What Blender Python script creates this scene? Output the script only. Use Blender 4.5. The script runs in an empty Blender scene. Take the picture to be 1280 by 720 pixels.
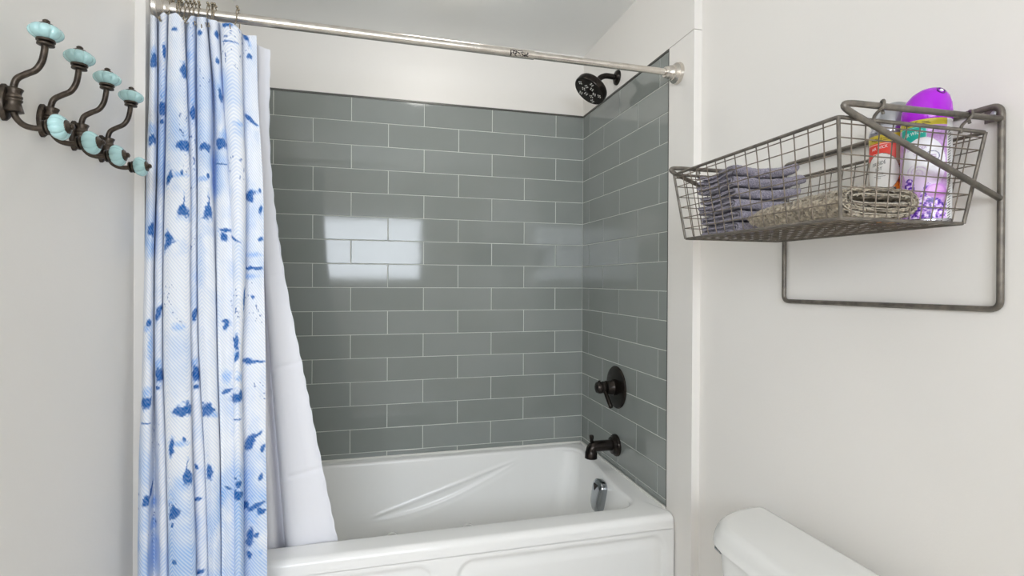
import bpy, math, random
import numpy as np
from mathutils import Vector, Matrix

random.seed(7)
PI = math.pi
S = bpy.context.scene
COL = S.collection

# ------------------------------------------------------------------ camera
FPX, YAW, PITCH, ROLL, CY = 653.475, 0.256423, -0.0023545, 0.0057537, 352.693
CAM = Vector((-0.97546, -2.37171, 1.28014))
cd = bpy.data.cameras.new('camera'); co = bpy.data.objects.new('camera', cd); COL.objects.link(co)
cd.sensor_width = 36.0; cd.lens = FPX * 36.0 / 1280.0
cd.shift_x = 0.0; cd.shift_y = (CY - 360.0) / 1280.0
cd.clip_start = 0.02
fw = Vector((math.sin(YAW)*math.cos(PITCH), math.cos(YAW)*math.cos(PITCH), math.sin(PITCH)))
rt = Vector((math.cos(YAW), -math.sin(YAW), 0)); up = rt.cross(fw)
r2 = rt*math.cos(ROLL) + up*math.sin(ROLL); u2 = up*math.cos(ROLL) - rt*math.sin(ROLL)
mw = Matrix((r2, u2, -fw)).transposed().to_4x4(); mw.translation = CAM
co.matrix_world = mw
S.camera = co

# ------------------------------------------------------------------ light and exposure
S.view_settings.view_transform = 'Standard'; S.view_settings.look = 'None'
S.view_settings.gamma = 1.0; S.view_settings.use_curve_mapping = False
S.view_settings.exposure = 0.12
S.cycles.use_denoising = True
S.cycles.max_bounces = 12; S.cycles.diffuse_bounces = 8; S.cycles.glossy_bounces = 6; S.cycles.transparent_max_bounces = 12
SKY = 13; LAMP = 7.5; DOWN = 9.3  # sky strength, then the added fill globe and fill dome
wd = bpy.data.worlds.new('sky'); S.world = wd; wd.use_nodes = True
bg = wd.node_tree.nodes['Background']; bg.inputs[0].default_value = (0.86, 0.92, 1.0, 1); bg.inputs[1].default_value = SKY
WIN = (-2.30, -0.44, 1.27, 1.99); YF = -3.6            # window opening and front wall plane
WL2, YL = -3.3, -1.75                                  # the room widens to the left behind the hooks' wall
pl = bpy.data.lights.new('window_portal', 'AREA'); po = bpy.data.objects.new('window_portal', pl); COL.objects.link(po)
pl.shape = 'RECTANGLE'; pl.size = WIN[1]-WIN[0]; pl.size_y = WIN[3]-WIN[2]; pl.cycles.is_portal = True
po.location = ((WIN[0]+WIN[1])/2, YF-0.13, (WIN[2]+WIN[3])/2); po.rotation_euler = (PI/2, 0, 0)   # faces +y, into the room

# ------------------------------------------------------------------ helpers
ORG = {}
def lin(c):
    return tuple((x/255/12.92 if x/255 <= 0.04045 else ((x/255+0.055)/1.055)**2.4) for x in c)
def bsdf(name, rgb, rough=0.5, metal=0.0, spec=0.5, coat=0.0):
    m = bpy.data.materials.new(name); m.use_nodes = True
    b = m.node_tree.nodes['Principled BSDF']
    b.inputs['Base Color'].default_value = (*lin(rgb), 1)
    b.inputs['Roughness'].default_value = rough; b.inputs['Metallic'].default_value = metal
    b.inputs['Specular IOR Level'].default_value = spec; b.inputs['Coat Weight'].default_value = coat
    return m, m.node_tree, b
def node(nt, t, **kw):
    n = nt.nodes.new(t)
    for k, v in kw.items():
        if k.startswith('i_'): n.inputs[k[2:].replace('_', ' ')].default_value = v
        else: setattr(n, k, v)
    return n
def bump_noise(nt, b, scale, strength, dist=0.001, detail=3.0, coord='Object'):
    tc = node(nt, 'ShaderNodeTexCoord'); nz = node(nt, 'ShaderNodeTexNoise', i_Scale=scale, i_Detail=detail)
    bp = node(nt, 'ShaderNodeBump', i_Strength=strength, i_Distance=dist)
    nt.links.new(tc.outputs[coord], nz.inputs['Vector']); nt.links.new(nz.outputs['Fac'], bp.inputs['Height'])
    nt.links.new(bp.outputs['Normal'], b.inputs['Normal'])
    return tc, nz, bp
def tint_noise(nt, b, rgb_a, rgb_b, scale, detail=4.0, coord='Object', lo=0.35, hi=0.65):
    tc = node(nt, 'ShaderNodeTexCoord'); nz = node(nt, 'ShaderNodeTexNoise', i_Scale=scale, i_Detail=detail)
    mr = node(nt, 'ShaderNodeMapRange'); mr.inputs[1].default_value = lo; mr.inputs[2].default_value = hi
    mx = node(nt, 'ShaderNodeMix', data_type='RGBA')
    mx.inputs[6].default_value = (*lin(rgb_a), 1); mx.inputs[7].default_value = (*lin(rgb_b), 1)
    nt.links.new(tc.outputs[coord], nz.inputs['Vector']); nt.links.new(nz.outputs['Fac'], mr.inputs[0])
    nt.links.new(mr.outputs[0], mx.inputs[0]); nt.links.new(mx.outputs[2], b.inputs['Base Color'])
    return mx

def finish(me, smooth):
    me.update()
    if smooth:
        me.polygons.foreach_set('use_smooth', [True]*len(me.polygons))
        if smooth < 180: me.set_sharp_from_angle(angle=math.radians(smooth))
def obj(name, vf, mat, parent=None, smooth=35, at=None):
    """one mesh object; world coordinates in, origin at `at` or at the parent's origin"""
    v, f = vf[0], vf[1]
    o0 = Vector(at) if at is not None else ORG.get(parent.name, Vector((0, 0, 0))) if parent else Vector((0, 0, 0))
    v = np.asarray(v, float) - np.array(o0)
    me = bpy.data.meshes.new(name); me.from_pydata(v.tolist(), [], [tuple(int(i) for i in q) for q in f])
    mats = mat if isinstance(mat, (list, tuple)) else [mat]
    for m in mats: me.materials.append(m)
    if len(vf) > 2: me.polygons.foreach_set('material_index', vf[2])
    finish(me, smooth)
    o = bpy.data.objects.new(name, me); COL.objects.link(o)
    if parent is not None: o.parent = parent
    elif at is not None: o.location = o0
    ORG[o.name] = o0
    return o
def thing(name, label, cat, loc, group=None):
    o = bpy.data.objects.new(name, None); COL.objects.link(o); o.empty_display_size = 0.05
    o.location = loc; o['label'] = label; o['category'] = cat
    if group: o['group'] = group
    ORG[o.name] = Vector(loc)
    return o
def tag(o, label, cat, group=None):
    o['label'] = label; o['category'] = cat
    if group: o['group'] = group
    return o
def struct(o):
    o['kind'] = 'structure'; return o
def copy_tree(o, parent=None):
    c = o.copy(); COL.objects.link(c)
    if parent is not None: c.parent = parent
    for ch in list(o.children): copy_tree(ch, c)
    return c
def join(*parts):
    V, F, n = [], [], 0
    for p in parts:
        v = np.asarray(p[0], float); V.append(v); F += [tuple(i+n for i in q) for q in p[1]]; n += len(v)
    return np.vstack(V), F
def joinm(*parts):
    """parts with a material index each"""
    v, f = join(*[p[0] for p in parts]); mi = []
    for p in parts: mi += [p[1]]*len(p[0][1])
    return v, f, mi
def box(x0, x1, y0, y1, z0, z1):
    v = [(x, y, z) for z in (z0, z1) for y in (y0, y1) for x in (x0, x1)]
    return v, [(0, 2, 3, 1), (4, 5, 7, 6), (0, 1, 5, 4), (2, 6, 7, 3), (0, 4, 6, 2), (1, 3, 7, 5)]
def grid_faces(nr, nc, closed=False):
    f = []
    for i in range(nr-1):
        for j in range(nc if closed else nc-1):
            k = (j+1) % nc
            f.append((i*nc+j, i*nc+k, (i+1)*nc+k, (i+1)*nc+j))
    return f
def tube(path, r, n=10, closed=False):
    P = np.array(path, float); m = len(P); R = np.broadcast_to(np.asarray(r, float), (m,))
    T = np.zeros_like(P)
    if closed: T = np.roll(P, -1, 0) - np.roll(P, 1, 0)
    else: T[1:-1] = P[2:]-P[:-2]; T[0] = P[1]-P[0]; T[-1] = P[-1]-P[-2]
    T /= np.linalg.norm(T, axis=1)[:, None]
    a = np.array([0, 0, 1.0]) if abs(T[0, 2]) < 0.9 else np.array([1.0, 0, 0])
    N = np.cross(T[0], a); N /= np.linalg.norm(N); V = []
    ph = np.arange(n)*2*PI/n
    for i in range(m):
        N = N - T[i]*np.dot(N, T[i]); N /= np.linalg.norm(N); B = np.cross(T[i], N)
        V.append(P[i] + R[i]*(np.cos(ph)[:, None]*N + np.sin(ph)[:, None]*B))
    V = np.vstack(V)
    F = grid_faces(m, n, True)
    if closed: F += [((m-1)*n+j, (m-1)*n+(j+1) % n, (j+1) % n, j) for j in range(n)]
    else: F += [tuple(range(n-1, -1, -1)), tuple((m-1)*n+j for j in range(n))]
    return V, F
def fillet(pts, rad, n=6, closed=False):
    P = [np.array(p, float) for p in pts]; out = []; m = len(P)
    for i in range(m):
        if not closed and i in (0, m-1): out.append(P[i]); continue
        a, b, c = P[i-1], P[i], P[(i+1) % m]
        u = a-b; w = c-b; lu, lw = np.linalg.norm(u), np.linalg.norm(w); u /= lu; w /= lw
        ang = math.acos(max(-1, min(1, float(np.dot(u, w)))))
        d = min(rad/math.tan(ang/2), lu*0.48, lw*0.48)
        p0, p1 = b+u*d, b+w*d
        for k in range(n+1):
            t = k/n; out.append((1-t)**2*p0 + 2*t*(1-t)*b + t*t*p1)
    return np.array(out)
def spline(pts, per=8):
    return catmull(pts, (len(pts)-1)*per+1)
def lathe(prof, n=32, mat=None, lobes=None, caps=True):
    """profile (radius, height) about +z, moved by the 4x4 mat"""
    ph = np.arange(n)*2*PI/n; V = []
    for r, z in prof:
        rr = np.full(n, max(r, 1e-5))
        if lobes: rr = rr*lobes(ph)
        V.append(np.stack([rr*np.cos(ph), rr*np.sin(ph), np.full(n, z)], 1))
    V = np.vstack(V); m = len(prof); F = grid_faces(m, n, True)
    if caps: F += [tuple(range(n-1, -1, -1)), tuple((m-1)*n+j for j in range(n))]
    if mat is not None:
        M = np.array(mat); V = V @ M[:3, :3].T + M[:3, 3]
    return V, F
def aim(loc, d):
    """matrix taking +z to direction d at loc"""
    q = Vector(d).normalized().to_track_quat('Z', 'Y')
    return Matrix.Translation(Vector(loc)) @ q.to_matrix().to_4x4()
def rrect(x0, x1, y0, y1, rad, ns=12, nc=8):
    """rounded rectangle, counter-clockwise, same count for any size; ns points per side or a 4-tuple"""
    ns = (ns,)*4 if isinstance(ns, int) else ns
    c = [(x1-rad, y0+rad, -PI/2), (x1-rad, y1-rad, 0), (x0+rad, y1-rad, PI/2), (x0+rad, y0+rad, PI)]
    out = []
    for i, (cx, cy, a) in enumerate(c):
        px, py, pa = c[i-1]
        s = np.array([px+rad*math.cos(pa+PI/2), py+rad*math.sin(pa+PI/2)]); e = np.array([cx+rad*math.cos(a), cy+rad*math.sin(a)])
        for k in range(1, ns[i]): out.append(s+(e-s)*k/ns[i])
        for k in range(nc+1): out.append(np.array([cx+rad*math.cos(a+PI/2*k/nc), cy+rad*math.sin(a+PI/2*k/nc)]))
    return np.array(out)
def loft(loops, cap0=False, cap1=False):
    n = len(loops[0]); V = np.vstack(loops); F = grid_faces(len(loops), n, True)
    if cap0: F.append(tuple(range(n-1, -1, -1)))
    if cap1: F.append(tuple((len(loops)-1)*n+j for j in range(n)))
    return V, F
def ring3(xy, z):
    return np.column_stack([xy, np.full(len(xy), z)])
def vnoise(x, y, seed=0):
    """smooth value noise on arrays, 0..1"""
    xi = np.floor(x).astype(np.int64); yi = np.floor(y).astype(np.int64); fx = x-xi; fy = y-yi
    def h(a, b):
        k = (a*374761393 + b*668265263 + seed*1274126177) & 0xffffffff
        k = ((k ^ (k >> 13))*1274126177) & 0xffffffff
        return ((k ^ (k >> 16)) & 0xffff)/65535.0
    sx = fx*fx*(3-2*fx); sy = fy*fy*(3-2*fy)
    return (h(xi, yi)*(1-sx)+h(xi+1, yi)*sx)*(1-sy) + (h(xi, yi+1)*(1-sx)+h(xi+1, yi+1)*sx)*sy
def fbm(x, y, seed=0, o=3):
    s = 0; a = 0.5; t = 0
    for i in range(o): s = s + a*vnoise(x*2**i, y*2**i, seed+i*17); t += a; a *= 0.5
    return s/t
def sstep(a, b, x):
    t = np.clip((x-a)/(b-a), 0, 1); return t*t*(3-2*t)

# ------------------------------------------------------------------ curtain folds and print, measured in the room
CUR_Z = [1.945, 1.759, 1.517, 1.288, 1.071, 0.858, 0.643, 0.09]
CUR_TOP = [1.93, 1.922, 1.919, 1.918, 1.922, 1.934, 1.927, 1.928, 1.934, 1.933, 1.938, 1.948, 1.926, 1.922, 1.924, 1.917, 1.916, 1.945, 1.926, 1.926, 1.936, 1.94, 1.946, 1.953, 1.94, 1.934, 1.933, 1.935, 1.942, 1.955, 1.942, 1.934, 1.932, 1.933, 1.938, 1.946, 1.931, 1.926, 1.926, 1.918, 1.916, 1.934, 1.917, 1.913, 1.916]
CUR_X = [[-1.512, -1.504, -1.498, -1.496, -1.499, -1.508, -1.498, -1.49, -1.481, -1.476, -1.478, -1.482, -1.466, -1.456, -1.444, -1.436, -1.435, -1.456, -1.44, -1.432, -1.423, -1.418, -1.418, -1.419, -1.413, -1.405, -1.396, -1.39, -1.391, -1.399, -1.39, -1.382, -1.373, -1.367, -1.367, -1.369, -1.358, -1.346, -1.329, -1.315, -1.31, -1.321, -1.31, -1.293, -1.278], [-1.512, -1.504, -1.497, -1.494, -1.496, -1.506, -1.496, -1.488, -1.48, -1.476, -1.478, -1.482, -1.468, -1.456, -1.441, -1.428, -1.426, -1.446, -1.438, -1.43, -1.421, -1.415, -1.416, -1.416, -1.41, -1.401, -1.389, -1.38, -1.378, -1.384, -1.373, -1.366, -1.358, -1.353, -1.353, -1.358, -1.351, -1.339, -1.324, -1.31, -1.306, -1.317, -1.308, -1.289, -1.273], [-1.512, -1.503, -1.495, -1.491, -1.493, -1.503, -1.493, -1.485, -1.478, -1.475, -1.477, -1.481, -1.467, -1.453, -1.434, -1.418, -1.413, -1.433, -1.427, -1.42, -1.412, -1.407, -1.409, -1.409, -1.404, -1.395, -1.383, -1.374, -1.372, -1.375, -1.363, -1.355, -1.344, -1.335, -1.332, -1.336, -1.333, -1.323, -1.31, -1.299, -1.296, -1.307, -1.3, -1.278, -1.258], [-1.512, -1.503, -1.495, -1.491, -1.493, -1.503, -1.494, -1.485, -1.478, -1.473, -1.476, -1.48, -1.466, -1.451, -1.432, -1.415, -1.41, -1.431, -1.425, -1.417, -1.409, -1.403, -1.404, -1.405, -1.4, -1.39, -1.377, -1.366, -1.362, -1.366, -1.358, -1.349, -1.335, -1.323, -1.317, -1.325, -1.325, -1.316, -1.305, -1.296, -1.294, -1.305, -1.298, -1.274, -1.254], [-1.512, -1.503, -1.494, -1.488, -1.49, -1.499, -1.49, -1.482, -1.474, -1.47, -1.472, -1.476, -1.462, -1.448, -1.428, -1.41, -1.405, -1.426, -1.42, -1.411, -1.402, -1.396, -1.396, -1.397, -1.392, -1.383, -1.37, -1.359, -1.355, -1.359, -1.352, -1.344, -1.329, -1.317, -1.311, -1.321, -1.322, -1.315, -1.307, -1.3, -1.3, -1.311, -1.303, -1.274, -1.248], [-1.512, -1.502, -1.492, -1.486, -1.488, -1.493, -1.479, -1.47, -1.463, -1.458, -1.46, -1.465, -1.451, -1.437, -1.418, -1.402, -1.397, -1.417, -1.411, -1.401, -1.389, -1.38, -1.379, -1.38, -1.377, -1.369, -1.357, -1.348, -1.345, -1.349, -1.342, -1.335, -1.321, -1.31, -1.303, -1.315, -1.317, -1.31, -1.301, -1.295, -1.294, -1.305, -1.298, -1.27, -1.245], [-1.512, -1.503, -1.493, -1.487, -1.489, -1.491, -1.473, -1.465, -1.456, -1.451, -1.453, -1.457, -1.445, -1.43, -1.41, -1.393, -1.388, -1.408, -1.403, -1.393, -1.38, -1.371, -1.369, -1.37, -1.368, -1.361, -1.351, -1.343, -1.341, -1.346, -1.339, -1.332, -1.319, -1.308, -1.302, -1.312, -1.314, -1.307, -1.298, -1.292, -1.291, -1.302, -1.295, -1.267, -1.241], [-1.512, -1.503, -1.493, -1.487, -1.489, -1.491, -1.473, -1.465, -1.456, -1.451, -1.453, -1.457, -1.445, -1.43, -1.41, -1.393, -1.388, -1.408, -1.403, -1.393, -1.38, -1.371, -1.369, -1.37, -1.368, -1.361, -1.351, -1.343, -1.341, -1.346, -1.339, -1.332, -1.319, -1.308, -1.302, -1.312, -1.314, -1.307, -1.298, -1.292, -1.291, -1.302, -1.295, -1.267, -1.241]]
CUR_Y = [[-0.902, -0.9167, -0.9213, -0.916, -0.9007, -0.8693, -0.892, -0.9066, -0.9113, -0.906, -0.8906, -0.8713, -0.92, -0.9346, -0.9393, -0.9339, -0.9186, -0.8723, -0.8859, -0.9006, -0.9052, -0.8999, -0.8846, -0.8672, -0.8959, -0.9106, -0.9152, -0.9099, -0.8946, -0.8612, -0.8879, -0.9025, -0.9072, -0.9019, -0.8865, -0.8662, -0.8959, -0.9105, -0.9152, -0.9098, -0.8945, -0.8672, -0.8768, -0.8855, -0.8801], [-0.907, -0.9216, -0.9262, -0.9208, -0.9054, -0.8741, -0.8967, -0.9113, -0.9159, -0.9105, -0.8951, -0.8757, -0.9243, -0.9389, -0.9436, -0.9382, -0.9228, -0.8764, -0.89, -0.9046, -0.9092, -0.9038, -0.8884, -0.8711, -0.8997, -0.9143, -0.9189, -0.9135, -0.8981, -0.8647, -0.8913, -0.906, -0.9106, -0.9052, -0.8898, -0.8694, -0.899, -0.9136, -0.9182, -0.9128, -0.8975, -0.8701, -0.8797, -0.8883, -0.8829], [-0.922, -0.9365, -0.9409, -0.9354, -0.9198, -0.8883, -0.9107, -0.9252, -0.9297, -0.9241, -0.9086, -0.889, -0.9375, -0.952, -0.9564, -0.9509, -0.9353, -0.8888, -0.9022, -0.9167, -0.9212, -0.9156, -0.9001, -0.8825, -0.9131, -0.9254, -0.9299, -0.9244, -0.9109, -0.8816, -0.9063, -0.9162, -0.9207, -0.9151, -0.9041, -0.8895, -0.9085, -0.9229, -0.9274, -0.9219, -0.9063, -0.8788, -0.8882, -0.8967, -0.8911], [-0.933, -0.9473, -0.9517, -0.946, -0.9304, -0.8987, -0.9211, -0.9354, -0.9398, -0.9341, -0.9185, -0.8988, -0.9471, -0.9615, -0.9658, -0.9602, -0.9445, -0.8979, -0.9112, -0.9256, -0.9299, -0.9243, -0.9086, -0.8909, -0.9235, -0.9336, -0.938, -0.9323, -0.9209, -0.8956, -0.9185, -0.9237, -0.9281, -0.9224, -0.9158, -0.9071, -0.9154, -0.9298, -0.9341, -0.9285, -0.9128, -0.8852, -0.8945, -0.9029, -0.8972], [-0.942, -0.9563, -0.9605, -0.9548, -0.939, -0.9073, -0.9295, -0.9438, -0.948, -0.9423, -0.9265, -0.9068, -0.955, -0.9693, -0.9735, -0.9678, -0.9521, -0.9053, -0.9186, -0.9328, -0.9371, -0.9313, -0.9156, -0.8978, -0.9315, -0.9403, -0.9446, -0.9388, -0.9285, -0.9055, -0.9273, -0.9299, -0.9341, -0.9284, -0.9243, -0.9189, -0.9211, -0.9354, -0.9396, -0.9339, -0.9181, -0.8904, -0.8996, -0.9079, -0.9022], [-0.958, -0.9721, -0.9762, -0.9703, -0.9544, -0.9224, -0.9445, -0.9586, -0.9627, -0.9568, -0.9409, -0.921, -0.9691, -0.9832, -0.9873, -0.9813, -0.9654, -0.9185, -0.9316, -0.9457, -0.9498, -0.9439, -0.928, -0.9101, -0.9442, -0.9522, -0.9563, -0.9504, -0.9405, -0.9186, -0.9397, -0.9408, -0.9449, -0.939, -0.9361, -0.9321, -0.9312, -0.9453, -0.9494, -0.9435, -0.9276, -0.8997, -0.9088, -0.9169, -0.9109], [-0.962, -0.976, -0.9801, -0.9741, -0.9582, -0.9262, -0.9483, -0.9623, -0.9664, -0.9604, -0.9445, -0.9245, -0.9726, -0.9866, -0.9907, -0.9847, -0.9688, -0.9218, -0.9349, -0.9489, -0.953, -0.947, -0.9311, -0.9131, -0.9472, -0.9552, -0.9593, -0.9533, -0.9434, -0.9214, -0.9425, -0.9435, -0.9476, -0.9416, -0.9387, -0.9347, -0.9338, -0.9478, -0.9519, -0.9459, -0.93, -0.902, -0.9111, -0.9191, -0.9132], [-0.962, -0.976, -0.9801, -0.9741, -0.9582, -0.9262, -0.9483, -0.9623, -0.9664, -0.9604, -0.9445, -0.9245, -0.9726, -0.9866, -0.9907, -0.9847, -0.9688, -0.9218, -0.9349, -0.9489, -0.953, -0.947, -0.9311, -0.9131, -0.9472, -0.9552, -0.9593, -0.9533, -0.9434, -0.9214, -0.9425, -0.9435, -0.9476, -0.9416, -0.9387, -0.9347, -0.9338, -0.9478, -0.9519, -0.9459, -0.93, -0.902, -0.9111, -0.9191, -0.9132]]
def hermite_rows(zs, A, z):
    """monotone-ish cubic interpolation of the rows of A (levels zs, falling) at heights z"""
    zs = np.array(zs); A = np.array(A, float)
    d = np.gradient(A, zs, axis=0)
    k = np.clip(np.searchsorted(-zs, -z, side='right') - 1, 0, len(zs) - 2)
    h = zs[k + 1] - zs[k]; t = np.clip((z - zs[k]) / h, 0, 1)
    def pick(M, kk): return M[kk, np.arange(A.shape[1])]
    h00 = 2*t**3 - 3*t**2 + 1; h10 = t**3 - 2*t**2 + t; h01 = -2*t**3 + 3*t**2; h11 = t**3 - t**2
    return h00*pick(A, k) + h10*h*pick(d, k) + h01*pick(A, k+1) + h11*h*pick(d, k+1)
def catmull(P, n):
    """n points on a Catmull-Rom curve through the rows of P"""
    P = np.array(P, float); m = len(P)
    Q = np.vstack([2*P[0]-P[1], P, 2*P[-1]-P[-2]])
    s = np.linspace(0, m - 1, n); k = np.minimum(s.astype(int), m - 2); t = (s - k)[:, None]
    a, b, c, d = Q[k], Q[k+1], Q[k+2], Q[k+3]
    return 0.5*((2*b) + (c-a)*t + (2*a-5*b+4*c-d)*t**2 + (3*b-a-3*c+d)*t**3)
def curtain_grid(nu, nv):
    top = np.array(CUR_TOP)
    G = np.zeros((nv, nu, 3))
    for r in range(nv):
        s = r / (nv - 1)
        z = top + (0.09 - top) * s
        x = hermite_rows(CUR_Z, CUR_X, np.minimum(z, 1.945)); y = hermite_rows(CUR_Z, CUR_Y, np.minimum(z, 1.945))
        G[r] = catmull(np.stack([x, y, z], 1), nu)
    # the cloth coordinate runs along the fold line, measured half way down
    mid = G[nv // 2]
    u = np.concatenate([[0], np.cumsum(np.linalg.norm(np.diff(mid[:, :2], axis=0), axis=1))])
    return G, u
BLOBS = [(0.267,1.885,0.0102,0.0039,0,0),(0.03,1.809,0.0143,0.0174,0,0),(0.029,1.827,0.0171,0.0136,0,1),(0.139,1.838,0.0039,0.0157,0,0),(0.3,1.788,0.0127,0.0146,0,0),(0.404,1.837,0.0114,0.0179,0,1),(0.505,1.894,0.0077,0.006,0,0),(0.664,1.922,0.0101,0.005,0,0),(0.621,1.897,0.0088,0.0091,0,0),(0.614,1.829,0.0074,0.0081,0,0),(0.769,1.857,0.0102,0.0062,0,0),(0.754,1.907,0.0136,0.0052,-30,0),(0.769,1.892,0.0052,0.0145,40,1),(0.137,1.731,0.0098,0.0137,0,1),(0.616,1.744,0.0094,0.0141,15,0),(0.609,1.765,0.0149,0.0081,0,1),(0.667,1.88,0.0121,0.0016,-10,0),(0.135,1.695,0.0088,0.0176,0,0),(0.414,1.696,0.0061,0.0169,0,0),(0.415,1.725,0.0096,0.01,0,1),(0.135,1.663,0.005,0.0049,0,0),(0.026,1.616,0.0159,0.0115,0,0),(0.026,1.641,0.0162,0.0116,0,1),(0.29,1.601,0.0164,0.0126,0,2),(0.516,1.606,0.0129,0.0119,0,2),(0.608,1.62,0.0184,0.0131,0,0),(0.621,1.641,0.0184,0.0141,0,1),(0.766,1.695,0.0201,0.0052,-32,0),(0.781,1.685,0.014,0.0026,-20,0),(0.255,1.523,0.0058,0.0172,-18,0),(0.279,1.531,0.0173,0.0048,0,1),(0.285,1.536,0.0029,0.0058,0,0),(0.524,1.536,0.0033,0.0069,0,0),(0.51,1.528,0.0151,0.0049,0,1),(0.58,1.577,0.0122,0.0102,0,1),(0.605,1.57,0.0212,0.0018,-4,0),(0.679,1.673,0.0081,0.0071,0,1),(0.766,1.506,0.0187,0.0052,0,1),(0.757,1.496,0.0127,0.0145,-15,0),(0.789,1.461,0.0048,0.0104,-20,0),(0.789,1.51,0.0036,0.0052,0,0),(0.288,1.457,0.0096,0.0231,0,3),(0.523,1.458,0.0092,0.0228,0,3),(0.034,1.397,0.0101,0.0144,0,0),(0.024,1.402,0.0154,0.0029,-20,1),(0.255,1.371,0.0122,0.0181,0,4),(0.61,1.403,0.0142,0.004,0,0),(0.606,1.386,0.0102,0.008,-30,0),(0.657,1.385,0.0161,0.003,-35,0),(0.789,1.384,0.0061,0.0052,0,0),(0.766,1.309,0.0275,0.0041,0,0),(0.766,1.344,0.0255,0.0062,0,1),(0.754,1.288,0.0235,0.0051,0,1),(0.135,1.198,0.007,0.0182,-22,0),(0.415,1.194,0.0057,0.0148,-15,0),(0.028,1.175,0.0057,0.0085,0,0),(0.023,1.162,0.0087,0.0076,0,1),(0.609,1.165,0.006,0.011,-15,0),(0.605,1.176,0.0071,0.004,0,0),(0.67,1.123,0.006,0.0179,0,0),(0.66,1.13,0.016,0.004,-30,0),(0.671,1.088,0.004,0.011,-20,0),(0.667,1.095,0.005,0.006,-20,1),(0.757,1.07,0.0147,0.0062,-6,0),(0.779,1.07,0.0164,0.0031,-4,0),(0.766,1.235,0.0047,0.0051,0,0),(0.689,1.229,0.004,0.0263,0,0),(0.036,1.125,0.0072,0.038,0,1),(0.278,1.164,0.0114,0.0076,0,1),(0.135,1.049,0.0105,0.0163,0,0),(0.135,1.073,0.0105,0.0115,0,1),(0.413,1.048,0.0078,0.0167,0,0),(0.412,1.073,0.0088,0.0098,0,1),(0.413,1.016,0.0049,0.0049,0,0),(0.131,1.019,0.0058,0.0038,0,0),(0.026,0.989,0.0132,0.0122,0,0),(0.025,1.01,0.0126,0.0113,0,1),(0.285,0.968,0.018,0.0142,0,2),(0.51,0.96,0.0131,0.0127,0,5),(0.522,0.95,0.0137,0.0059,-25,1),(0.664,0.985,0.0378,0.0129,0,0),(0.605,1.002,0.0119,0.004,25,0),(0.605,1.038,0.0099,0.0139,0,1),(0.257,0.884,0.0054,0.0188,-12,0),(0.274,0.892,0.0169,0.0056,0,1),(0.287,0.901,0.0028,0.0047,0,0),(0.76,0.863,0.0095,0.0204,-30,0),(0.776,0.88,0.0143,0.0031,40,0),(0.791,0.846,0.0051,0.0082,-20,0),(0.669,0.932,0.0139,0.0018,0,0),(0.025,0.94,0.0131,0.0015,0,0),(0.684,1.037,0.012,0.01,0,1),(0.292,0.822,0.0085,0.0246,0,3),(0.506,0.811,0.0084,0.0146,0,0),(0.031,0.759,0.0084,0.0112,0,0),(0.057,0.775,0.0228,0.0067,35,0),(0.076,0.742,0.0231,0.0116,0,1),(0.406,0.746,0.0068,0.0039,0,0),(0.406,0.824,0.0024,0.0058,20,0),(0.261,0.733,0.0125,0.0169,0,4),(0.252,0.757,0.01,0.0075,0,1),(0.253,0.701,0.0032,0.0056,0,0),(0.669,0.748,0.0138,0.0129,0,0),(0.672,0.773,0.0089,0.0059,20,0),(0.606,0.764,0.0106,0.0025,-30,0),(0.748,0.705,0.0091,0.0102,0,0),(0.774,0.701,0.0204,0.0061,25,0),(0.779,0.684,0.0163,0.0082,20,1),(0.786,0.775,0.0041,0.0092,-20,0),(0.763,0.726,0.0146,0.0041,40,1),(0.754,0.67,0.0132,0.0051,20,1),(0.757,0.624,0.0086,0.0224,-15,0),(0.774,0.627,0.0051,0.0061,0,0),(0.766,0.663,0.0143,0.0051,-40,1),(0.754,0.579,0.0077,0.0082,0,0),(0.257,0.616,0.005,0.0056,0,0),(0.263,0.609,0.0112,0.0037,-25,1),(0.406,0.569,0.0078,0.0039,30,0),(0.076,0.689,0.0193,0.0135,0,1),(0.781,0.582,0.0082,0.0102,0,1),(0.786,0.688,0.0092,0.0072,0,0)]

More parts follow.
